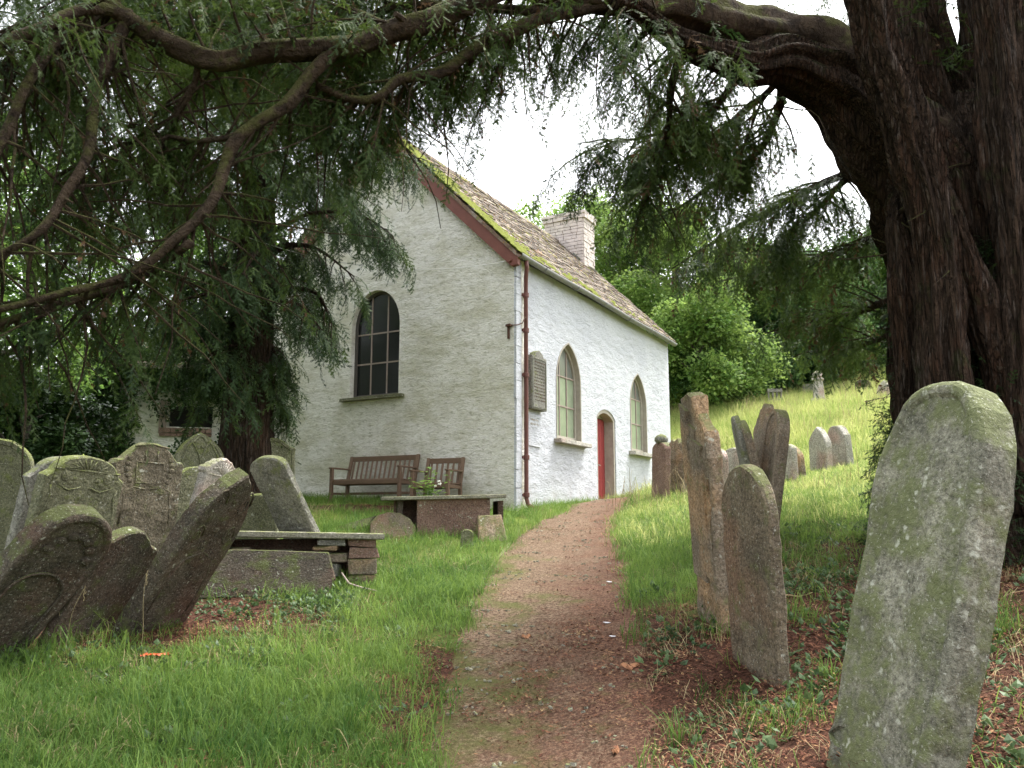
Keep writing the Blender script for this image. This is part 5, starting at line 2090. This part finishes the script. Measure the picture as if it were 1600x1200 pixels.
# ------------------------------------------------------------------ broadleaf trees
def broad_tree(base, H, rad, key, n, seed, label, group, name='broadleaf_tree', low=.22, clumps=None, cat='tree', csize=1.0):
    rr = random.Random(seed)
    t = empty(name, (0, 0, 0))
    tag(t, label, cat, group)
    b = Vector(base)
    sp = smooth_path([(b + Vector((0, 0, -.3)), H * .028), (b + Vector((rr.uniform(-.2, .2), 0, H * .3)), H * .021), (b + Vector((rr.uniform(-.5, .5), 0, H * .6)), H * .013), (b + Vector((rr.uniform(-.5, .5), 0, H * .93)), H * .004)], 3)
    mb = MB()
    mb.tube([q[0] for q in sp], [q[1] for q in sp], 8, wob=.3)
    mb.build('trunk', MAT['bark_tree'], t, smooth=True)
    lobes = []
    for k in range(11):
        a = k * 2.4
        zz = H * (low + .08 + (.86 - low) * (k + .5) / 11)
        prof = math.sin(math.pi * min(1, (zz / H - low) / (1 - low) * .85 + .12)) ** .7
        c0 = b + Vector((math.cos(a) * rad * .62 * prof, math.sin(a) * rad * .62 * prof, zz))
        c0 += Vector((rr.uniform(-.25, .25), rr.uniform(-.25, .25), rr.uniform(-.12, .12))) * rad
        lobes.append((c0, rad * rr.uniform(.24, .56), rr))
        p, d, r = along(sp, min(.95, zz / H * .8))
        mb = MB()
        mb.tube([p, p.lerp(c0, .5) + Vector((0, 0, .2)), c0], [r * .6 + .01, r * .35 + .01, .012], 5, cap=False)
        mb.build('branch', MAT['bark_tree'], t)
    P, E_, S_ = [], [], []
    for k in range(n):
        c0, r, _ = lobes[rr.randrange(len(lobes))]
        v = Vector((rr.gauss(0, 1), rr.gauss(0, 1), rr.gauss(0, 1))).normalized()
        if v.z < -.3 and rr.random() < .5:
            v.z = -v.z
        q = c0 + v * r * rr.random() ** .35 * (1 + .25 * mnoise.noise(v * 2.2 + Vector((seed, 0, 0))))
        P.append(tuple(q))
        E_.append((rr.uniform(-.5, .5), rr.uniform(-.5, .5), rr.uniform(0, 6.28)))
        S_.append(rr.uniform(.7, 1.3) * csize)
    c_ = scatter('crown', clumps or CL[key], P, E_, S_, t)
    c_['kind'] = 'stuff'
    return t


def tree_at(px, Y_, top, rad, key, n, seed, label, group, **k):
    x = at(px, 600, Y_).x
    zb = hz(x, Y_)
    zt = at(px, top, Y_).z
    return broad_tree((x, Y_, zb), zt - zb, rad, key, n, seed, label, group, **k)


WG = 'trees of the wood behind the churchyard'
tree_at(835, 44, 345, 3.4, 'leaf_bright', 900, 1, 'bright green tree top showing left of the chimney', WG)
tree_at(965, 42, 300, 4.0, 'leaf_bright', 1300, 2, 'tall bright yellow-green tree rising just right of the chimney', WG)
tree_at(1060, 38, 345, 3.8, 'leaf_bright', 1300, 3, 'bright green tree above the chapel far eaves', WG)
tree_at(1105, 34, 478, 2.7, 'leaf_bright', 900, 4, 'lower bright green bushy tree right of the chapel corner', WG, low=.02)
tree_at(1065, 36, 520, 2.4, 'leaf_deep', 700, 14, 'dark undergrowth bush right beside the chapel far corner', WG, low=.0)
tree_at(1165, 41, 395, 3.8, 'leaf_mid', 1200, 5, 'mid green tree between the bright trees and the dark ones', WG, low=.05)
tree_at(1235, 38, 440, 3.4, 'leaf_deep', 1200, 6, 'dark green tree above the pale pillar monument', WG, low=.0)
tree_at(1310, 40, 400, 3.8, 'leaf_deep', 1200, 7, 'dark green tree above the iron rail', WG, low=.0)
tree_at(1400, 42, 385, 4.0, 'leaf_mid', 1200, 8, 'mid green tree directly left of the yew trunk', WG, low=.0)
tree_at(1180, 36.5, 560, 1.9, 'leaf_deep', 500, 15, 'low dark shrub at the wood edge left of the pillar', WG, low=.0)
tree_at(1270, 39, 545, 2.2, 'leaf_mid', 600, 16, 'low green shrub at the wood edge behind the pillar', WG, low=.0)
tree_at(1370, 40, 530, 2.4, 'leaf_deep', 600, 17, 'low dark shrub at the wood edge behind the pointed headstone', WG, low=.0)
LGp = 'trees and bushes closing the left side'
tree_at(40, 17.5, 300, 2.3, 'leaf_mid', 520, 10, 'broadleaf tree at the far left behind the headstones', LGp, clumps=CLS, low=.15)
tree_at(-90, 13, 150, 2.6, 'leaf_deep', 700, 11, 'broadleaf tree leaning in from beyond the left edge', LGp, clumps=CLS, low=.1)
tree_at(330, 30, 330, 3.0, 'leaf_mid', 420, 18, 'taller tree behind the left yew trunk', LGp, low=.35)
tree_at(30, 12.2, 585, 1.0, 'leaf_deep', 420, 13, 'dark bush at the left edge behind the round headstone', LGp, clumps=CLI, low=.0, name='bush', cat='bush')
tree_at(112, 13.6, 610, .75, 'leaf_deep', 300, 19, 'dark bush left of the outbuilding', LGp, clumps=CLI, low=.0, name='bush', cat='bush')

# ------------------------------------------------------------------ ivied outbuilding behind the left yew
OB = at(250, 690, 18.5)
ob = empty('outbuilding', (OB.x, OB.y, hz(OB.x, OB.y)), R(14))
tag(ob, 'small white outbuilding smothered in ivy behind the left yew', 'outbuilding')
wl = MB()
wl.box((.6, 0, 1.1), (3.9, .35, 3.4))
wo = fix_normals(wl.build('wall', MAT['white_gable'], ob))
cm = MB()
cm.box((.62, 0, 1.75), (.95, 1.0, .50))
bpy.context.view_layer.update()
cut(wo, [cm])
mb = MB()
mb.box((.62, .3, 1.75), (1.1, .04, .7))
mb.build('opening_shade_sheet', MAT['dark'], ob)  # near-black sheet behind the opening, its colour standing for the shade inside
mb = MB()
mb.box((.06, -.19, 1.72), (.16, .06, .75), jit=.006)
mb.build('jamb', MAT['frame'], ob)
for k in range(9):
    mb = MB()
    mb.box((.06 + k * .122, -.20, 1.42), (.112, .10, .10), jit=.005)
    mb.build('brick', MAT['st_tomb'], ob)
for k in range(9):
    mb = MB()
    mb.box((.06 + k * .122, -.195, 1.32), (.112, .07, .07), jit=.005)
    mb.build('brick', MAT['st_tomb'], ob)
mb = MB()
mb.prism([(0, -.5, 2.75), (0, 1.6, 3.7), (0, 1.6, 3.8), (0, -.5, 2.85)], (-1.5, 0, 0), (2.7, 0, 0))
fix_normals(mb.build('roof', MAT['slate'], ob))
for xx_ in (-1.3, 2.5):
    mb = MB()
    mb.box((xx_, 1.2, 1.2), (.3, 2.0, 3.6))
    mb.build('side_wall', MAT['white_gable'], ob)
P, E_, S_ = [], [], []
rr = random.Random(8)
for k in range(1500):
    x = rr.uniform(-1.6, 2.7)
    z = rr.uniform(.0, 3.9)
    dens = max(0, (z - 1.75) / .8) + max(0, (-.45 - x) / .3) + (.5 if x > 1.3 else 0) + .5 * mnoise.noise(Vector((x * 1.5, z * 1.5, 1)))
    if rr.random() > dens:
        continue
    y = -.22 + rr.uniform(-.2, .05) if z < 2.8 else -.5 + (z - 2.8) * 1.9 + rr.uniform(-.3, .3)
    P.append((x, y, z + (.1 if z > 2.8 else 0)))
    E_.append((rr.uniform(0, 6), rr.uniform(0, 6), rr.uniform(0, 6)))
    S_.append(rr.uniform(.6, 1.25))
iv = scatter('ivy', CLI, P, E_, S_, ob)
iv['kind'] = 'stuff'
# ------------------------------------------------------------------ grass, litter and weeds
def tuft(seed, n, h0, h1, spread, wd, mat, bend=.5):
    rr = random.Random(seed)
    mb = MB()
    for k in range(n):
        a = rr.uniform(0, 6.28)
        b0 = Vector((rr.gauss(0, spread), rr.gauss(0, spread), -.02))
        h_ = rr.uniform(h0, h1)
        d = Vector((math.cos(a), math.sin(a), 0))
        s_ = Vector((-d.y, d.x, 0)) * wd * rr.uniform(.7, 1.2)
        bn = bend * h_ * rr.uniform(.1, 1.2)
        p1 = b0 + d * bn * .25 + Vector((0, 0, h_ * .5))
        p2 = b0 + d * bn * .65 + Vector((0, 0, h_ * .85))
        p3 = b0 + d * bn * 1.15 + Vector((0, 0, h_ * (1.0 - .25 * bn / h_)))
        mb.add([b0 - s_, b0 + s_, p1 - s_ * .9, p1 + s_ * .9, p2 - s_ * .6, p2 + s_ * .6, p3], [(0, 1, 3, 2), (2, 3, 5, 4), (4, 5, 6)])
    return proto('grass_tuft', mb, MAT[mat])


GT = [tuft(s, 15, .05, .15, .045, .0022, 'grass', .8) for s in range(4)]
GL = [tuft(s + 10, 14, .12, .28, .05, .0028, 'grass', 1.0) for s in range(3)]
GM = [tuft(s + 20, 15, .12, .36, .09, .0045, 'meadow', .7) for s in range(3)]


def in_chapel(x, y):
    lx = (x - .035) * math.sin(R(29)) + (y - 15.4) * math.cos(R(29))
    ly = -(x - .035) * math.cos(R(29)) + (y - 15.4) * math.sin(R(29))
    return (lx > -.03) & (lx < LX) & (ly > -.03) & (ly < LY)


def sow(name, protos, boxes, dens, keep, smin, smax, label, cat, tilt=.2):
    xs, ys = [], []
    for (x0, x1, y0, y1), dn in zip(boxes, dens):
        n_ = int((x1 - x0) * (y1 - y0) * dn)
        xs.append(RNG.uniform(x0, x1, n_))
        ys.append(RNG.uniform(y0, y1, n_))
    x, y = np.concatenate(xs), np.concatenate(ys)
    # only where the view reaches, with a margin for a step to the side
    ok = (np.abs(x) < y * .78 + 1.6) & ~in_chapel(x, y)
    x, y = x[ok], y[ok]
    k_ = keep(x, y)
    ok = RNG.random(len(x)) < k_
    x, y = x[ok], y[ok]
    z = heights(x, y)
    n_ = len(x)
    E_ = np.stack([RNG.normal(0, tilt, n_), RNG.normal(0, tilt, n_), RNG.uniform(0, 6.28, n_)], -1)
    o = scatter(name, protos, np.stack([x, y, z], -1), E_, RNG.uniform(smin, smax, n_))
    tag(o, label, cat, kind='stuff')
    print(name, n_)
    return o


def nz(x, y, s, o=0.0):
    return np.array([mnoise.noise(Vector((a * s + o, b * s, o))) for a, b in zip(x, y)])


def keep_lawn(x, y):
    k = np.clip(.95 - litter_amount(x, y) * 1.15 + nz(x, y, 1.1, 3) * .6 + nz(x, y, 3.3, 13) * .55, .03, 1)
    rag = nz(x, y, 2.6, 31) * .14
    inside = in_path(x + rag, y, -.05)
    k = np.where(inside, 0, k)
    return k


sow('lawn_grass', GT, [(-8, 6, 2.0, 6.5), (-8, 7, 6.5, 10.5), (-9, 8, 10.5, 20)], (330, 240, 120), keep_lawn, .5, 1.6, 'short green grass over the churchyard', 'grass')
sow('long_grass', GL, [(-6, -.5, 2.2, 7.5), (-5, 4, 7.5, 16)], (42, 16), lambda x, y: keep_lawn(x, y) * np.clip(.45 + nz(x, y, .9, 8) * 1.4, 0, 1), .7, 1.3, 'longer grass blades growing in patches of the lawn', 'grass', .25)
sow('slope_grass', [tuft(s + 30, 16, .05, .16, .08, .0035, 'meadow', .8) for s in range(3)], [(1.5, 14, 10, 20)], (90,), lambda x, y: np.clip((y - 10.0) / 4 + .1, 0, 1) * np.where(in_path(x, y, .1), 0, 1), .7, 1.4, 'short pale grass on the lower slope', 'grass', .2)
sow('meadow_grass', GM, [(3, 24, 18, 38)], (42,), lambda x, y: np.clip((y - 10.5) / 4 + .2, 0, 1) * np.where(in_path(x, y, .2), 0, 1), .7, 1.4, 'pale sunlit meadow grass on the hillside', 'grass', .2)

GH = [tuft(s + 50, 7, .3, .62, .14, .004, 'straw', .4) for s in range(3)]
sow('seeding_grass', GH, [(2, 16, 13, 20), (3, 24, 20, 38)], (5, 7), lambda x, y: np.clip(.3 + nz(x, y, .35, 41) * 1.8, 0, 1), .7, 1.3, 'tall dry seeding grass stems on the hillside', 'grass', .15)
GS = [tuft(s + 40, 12, .04, .13, .05, .002, 'straw', 1.4) for s in range(2)]
sow('dry_grass', GS, [(-8, 6, 2.0, 8), (-6, 7, 8, 16)], (40, 20), lambda x, y: np.where(in_path(x, y, -.02), 0, np.clip(.25 + nz(x, y, .8, 21) * 1.6, 0, 1)), .7, 1.3, 'dry straw-coloured grass mixed into the lawn', 'grass', .3)

# needle and scale litter
mb_l = []
for s in range(3):
    rr = random.Random(s + 60)
    mb = MB()
    for k in range(34):
        a, r_ = rr.uniform(0, 6.28), .19 * math.sqrt(rr.random())
        c0 = Vector((r_ * math.cos(a), r_ * math.sin(a), rr.uniform(.004, .022)))
        b = rr.uniform(0, 6.28)
        ln, wd = rr.uniform(.007, .022), rr.uniform(.002, .0065)
        d = Vector((math.cos(b), math.sin(b), rr.uniform(-.3, .5)))
        s_ = Vector((-math.sin(b), math.cos(b), rr.uniform(-.4, .4)))
        mb.add([c0 - d * ln, c0 + s_ * wd, c0 + d * ln, c0 - s_ * wd], [(0, 1, 2, 3)])
    mb_l.append(proto('litter', mb, MAT['litter']))


def keep_litter(x, y):
    a = np.clip(litter_amount(x, y) * 1.1 + nz(x, y, 1.3, 5) * .5, 0, 1)
    pth = np.clip(.30 + x * .35 - (y - 6) * .05 + nz(x, y, .9, 2) * .6, .10, 1)
    return np.where(in_path(x, y, 0), pth, a)


o = sow('yew_litter', mb_l, [(-4, 5, 2.0, 8), (-3, 5.5, 8, 16)], (150, 55), keep_litter, .7, 1.3, 'red-brown needle and scale litter fallen from the yews', 'leaf litter', .06)

pebs = []
for s in range(3):
    rr = random.Random(s + 90)
    mb = MB()
    for k in range(7):
        a, r_ = rr.uniform(0, 6.28), .16 * math.sqrt(rr.random())
        sz = rr.uniform(.004, .013)
        mb.box((r_ * math.cos(a), r_ * math.sin(a), .014 + sz * .2), (sz * 2, sz * 1.5, sz * 1.2), Matrix.Rotation(rr.uniform(0, 3), 3, 'Z'), jit=sz * .35)
    pebs.append(proto('pebbles', mb, MAT['st_slab']))
sow('path_gravel', pebs, [(-1.2, 2.6, 2, 9), (-1, 3, 9, 18)], (26, 12), lambda x, y: np.where(in_path(x, y, -.05), np.clip(.5 + nz(x, y, 1.2, 61), 0, 1), 0), .6, 1.2, 'small loose stones on the path', 'gravel', .05)

# low weeds and ivy creeping over the shaded ground
rs = []
for s in range(3):
    rr = random.Random(s + 80)
    mb = MB()
    for k in range(11):
        a = rr.uniform(0, 6.28)
        el = rr.uniform(.15, .9)
        d = Vector((math.cos(a) * math.cos(el), math.sin(a) * math.cos(el), math.sin(el)))
        st_ = Vector((rr.gauss(0, .03), rr.gauss(0, .03), 0))
        ln = rr.uniform(.025, .06)
        c0 = st_ + d * rr.uniform(.02, .09)
        s_ = d.cross(Vector((0, 0, 1))).normalized()
        u_ = s_.cross(d)
        mb.add([st_, c0], [])
        mb.add([c0, c0 + d * ln * .45 + s_ * ln * .42 - u_ * .004, c0 + d * ln, c0 + d * ln * .45 - s_ * ln * .42 - u_ * .004, c0 + d * ln * .45 + u_ * .006], [(0, 1, 4), (1, 2, 4), (2, 3, 4), (3, 0, 4)])
    rs.append(proto('weed', mb, MAT['weed']))


def keep_weed(x, y):
    a = np.clip(.35 + nz(x, y, 1.0, 11) * 1.6, 0, 1)
    return np.where(in_path(x, y, .05), 0, a)


sow('ground_ivy', rs, [(.9, 3.4, 3.0, 8.2), (2.5, 6, 5, 10.5), (-5.5, -1.6, 6.5, 9.4), (-3.2, -.6, 4.0, 8)], (75, 24, 70, 5), keep_weed, .6, 1.3, 'low creeping weeds and ivy on the shaded ground', 'weeds', .2)

cl = leaf_mat('clover_leaves', (.05, .11, .03), (.13, .21, .07), .25, .55)
clv = []
for q in rs:
    q2 = q.copy()
    q2.data = q.data.copy()
    q2.data.materials.clear()
    q2.data.materials.append(cl)
    clv.append(q2)
sow('clover', clv, [(-7, 0, 2.2, 8), (-4, 4, 8, 15)], (30, 14), lambda x, y: np.where(in_path(x, y, -.05), 0, np.clip(nz(x, y, .8, 51) * 2.2 - .1, 0, 1)), .4, .8, 'clover and small weeds growing in patches through the lawn', 'weeds', .15)

# tussocks one can pick out beside the path
for i, (px, py, s_, lab) in enumerate(((1062, 1165, 1.0, 'arching grass tussock at the bottom right of the path'), (1300, 1070, .9, 'grass tussock left of the nearest mossy headstone'), (1195, 925, .7, 'small grass tussock behind the red-brown headstone'), (1560, 1000, 1.0, 'grass tussock by the right edge of the picture'))):
    g = ground_at(px, py)
    q = tuft(200 + i, 46, .12, .26, .035, .0028, 'grass', 1.5)
    o = link('grass_tussock', q.data)
    o.location = g
    o.scale = (s_, s_, s_)
    tag(o, lab, 'grass tussock', 'grass tussocks beside the path')

# dry seed stalks standing in front of the toppling headstones
for i, (px, py, h_, lx_, lab) in enumerate(((92, 1015, .62, -.08, 'dry grass stalk with seed head, left of three by the toppling headstone'), (100, 1018, .50, .12, 'dry bent grass stalk in front of the nearest left headstone'), (220, 1015, .62, .0, 'upright dry grass stalk before the steeply leaning headstone'))):
    g = ground_at(px, py)
    o = empty('grass_stalk', g)
    mb = MB()
    pts = [Vector((lx_ * (k / 7) ** 1.8, .02 * math.sin(k), h_ * k / 7)) for k in range(8)]
    mb.tube(pts, [.0028 - .0002 * k for k in range(8)], 5)
    mb.build('stem', MAT['straw'], o)
    mb = MB()
    for k in range(14):
        t = k / 13
        q = pts[-1] + Vector((random.uniform(-.008, .008), random.uniform(-.008, .008), -.10 + .11 * t))
        mb.tube([q, q + Vector((random.uniform(-.012, .012), random.uniform(-.012, .012), .018))], [.003, .001], 4)
    h2 = mb.build('seed_head', MAT['straw'], o)
    h2['kind'] = 'stuff'
    tag(o, lab, 'grass stalk', 'dry grass stalks')

# leafy plant before the benches
g = Vector((-1.42, 14.3, 0))
g.z = hz(g.x, g.y)
o = empty('leafy_plant', g)
rr = random.Random(77)
for k in range(15):
    a = rr.uniform(0, 6.28)
    hgt = rr.uniform(.35, .85)
    d = Vector((math.cos(a), math.sin(a), 0)) * rr.uniform(.1, .45)
    mb = MB()
    pts = [Vector((0, 0, 0)) + d * (t ** 1.3) + Vector((0, 0, hgt * t)) for t in (0, .3, .6, .85, 1)]
    mb.tube(pts, [.006, .005, .004, .003, .002], 5, cap=False)
    for q in range(9):
        t = .25 + .75 * q / 8
        p = d * (t ** 1.3) + Vector((0, 0, hgt * t))
        b = rr.uniform(0, 6.28)
        v = Vector((math.cos(b), math.sin(b), rr.uniform(-.3, .5))).normalized()
        s_ = v.cross(Vector((0, 0, 1))).normalized()
        ln = rr.uniform(.08, .16)
        mb.add([p, p + v * ln * .5 + s_ * ln * .24, p + v * ln - Vector((0, 0, .03)), p + v * ln * .5 - s_ * ln * .24], [(0, 1, 2, 3)])
    mb.build('stem', MAT['leaf_mid'], o)
mb = MB()
for k in range(7):
    p = Vector((.16 + rr.uniform(-.05, .05), -.05, .55 + rr.uniform(-.06, .06)))
    mb.tube([p, p + Vector((rr.uniform(-.02, .02), 0, .02))], [.02, .012], 6)
f_ = mb.build('flower_head', MAT['flower'], o)
f_['kind'] = 'stuff'
tag(o, 'bright green leafy plant with a pale flower in front of the benches', 'plant')

# small things lying about
g = ground_at(241, 1037)
mb = MB()
rr = random.Random(4)
n1, n2 = 14, 7
vs = []
for i in range(n1):
    for k in range(n2):
        u_, v_ = i / (n1 - 1) - .5, k / (n2 - 1) - .5
        vs.append((u_ * .20, v_ * .09, .035 + .028 * mnoise.noise(Vector((u_ * 7, v_ * 6, 2))) + .012 * mnoise.noise(Vector((u_ * 20, v_ * 20, 9)))))
mb.add(vs, [(i * n2 + k, (i + 1) * n2 + k, (i + 1) * n2 + k + 1, i * n2 + k + 1) for i in range(n1 - 1) for k in range(n2 - 1)])
o = mb.build('crumpled_wrapper', MAT['red'])
o.location = g + Vector((0, 0, .035))
o.rotation_euler = (0, 0, R(12))
tag(o, 'crumpled orange-red scrap lying in the left foreground grass', 'litter scrap')
for i, (px, py, lab) in enumerate(((952, 914, 'white flake on the path, farthest of three'), (948, 978, 'white flake on the path, middle of three'), (957, 1000, 'pale grey flake on the path, nearest of three'))):
    g = ground_at(px, py)
    mb = MB()
    P = [(.03 * math.cos(a) * (1 + .4 * math.sin(3 * a + i)), .02 * math.sin(a), 0) for a in np.linspace(0, 6.28, 9)[:-1]]
    mb.prism(P, (0, 0, 0), (0, 0, .004))
    o = mb.build('paper_flake', MAT['paper'])
    o.location = g + Vector((0, 0, .026))
    o.rotation_euler = (R(6), R(4), R(20 * i))
    tag(o, lab, 'litter scrap', 'pale flakes on the path')
for i, (px, py, sz, lab) in enumerate(((985, 1048, .07, 'curled brown dead leaf on the right edge of the path'), (822, 1000, .05, 'flat pale brown leaf in the middle of the path'), (962, 1184, .05, 'small orange dead leaf low on the path'))):
    g = ground_at(px, py)
    mb = MB()
    n_ = 7
    top = [(sz * (k / (n_ - 1) * 2 - 1), sz * .55 * math.sin(math.pi * k / (n_ - 1)) * (1 + .3 * math.sin(k * 2.5)), .012 * math.sin(k)) for k in range(n_)]
    bot = [(q[0], -q[1], .010 * math.cos(k * 1.3)) for k, q in enumerate(top)]
    mid = [(q[0], 0, .022 + .01 * math.sin(k * 1.7)) for k, q in enumerate(top)]
    mb.add(top + mid + bot, [(k, k + 1, n_ + k + 1, n_ + k) for k in range(n_ - 1)] + [(n_ + k, n_ + k + 1, 2 * n_ + k + 1, 2 * n_ + k) for k in range(n_ - 1)])
    o = mb.build('dead_leaf', MAT['deadleaf'])
    o.location = g + Vector((0, 0, .02))
    o.rotation_euler = (R(10), 0, R(35 * i))
    tag(o, lab, 'leaf', 'dead leaves on the path')
for i, (px, py, ln, a, lab) in enumerate(((1255, 932, .45, 10, 'bare pale twig on the litter behind the red-brown headstone'), (985, 898, .25, -40, 'thin twig at the right edge of the path'), (1330, 962, .3, -35, 'short twig on the litter left of the nearest mossy headstone'))):
    g = ground_at(px, py)
    mb = MB()
    mb.tube([(ln * (k / 5 - .5), .02 * math.sin(k * 1.8), .015 + .012 * math.sin(k * 2.1)) for k in range(6)], [.007, .0065, .006, .005, .004, .003], 6)
    o = mb.build('fallen_twig', MAT['straw'])
    o.location = g
    o.rotation_euler = (0, R(-6), R(a))
    tag(o, lab, 'twig', 'fallen twigs')
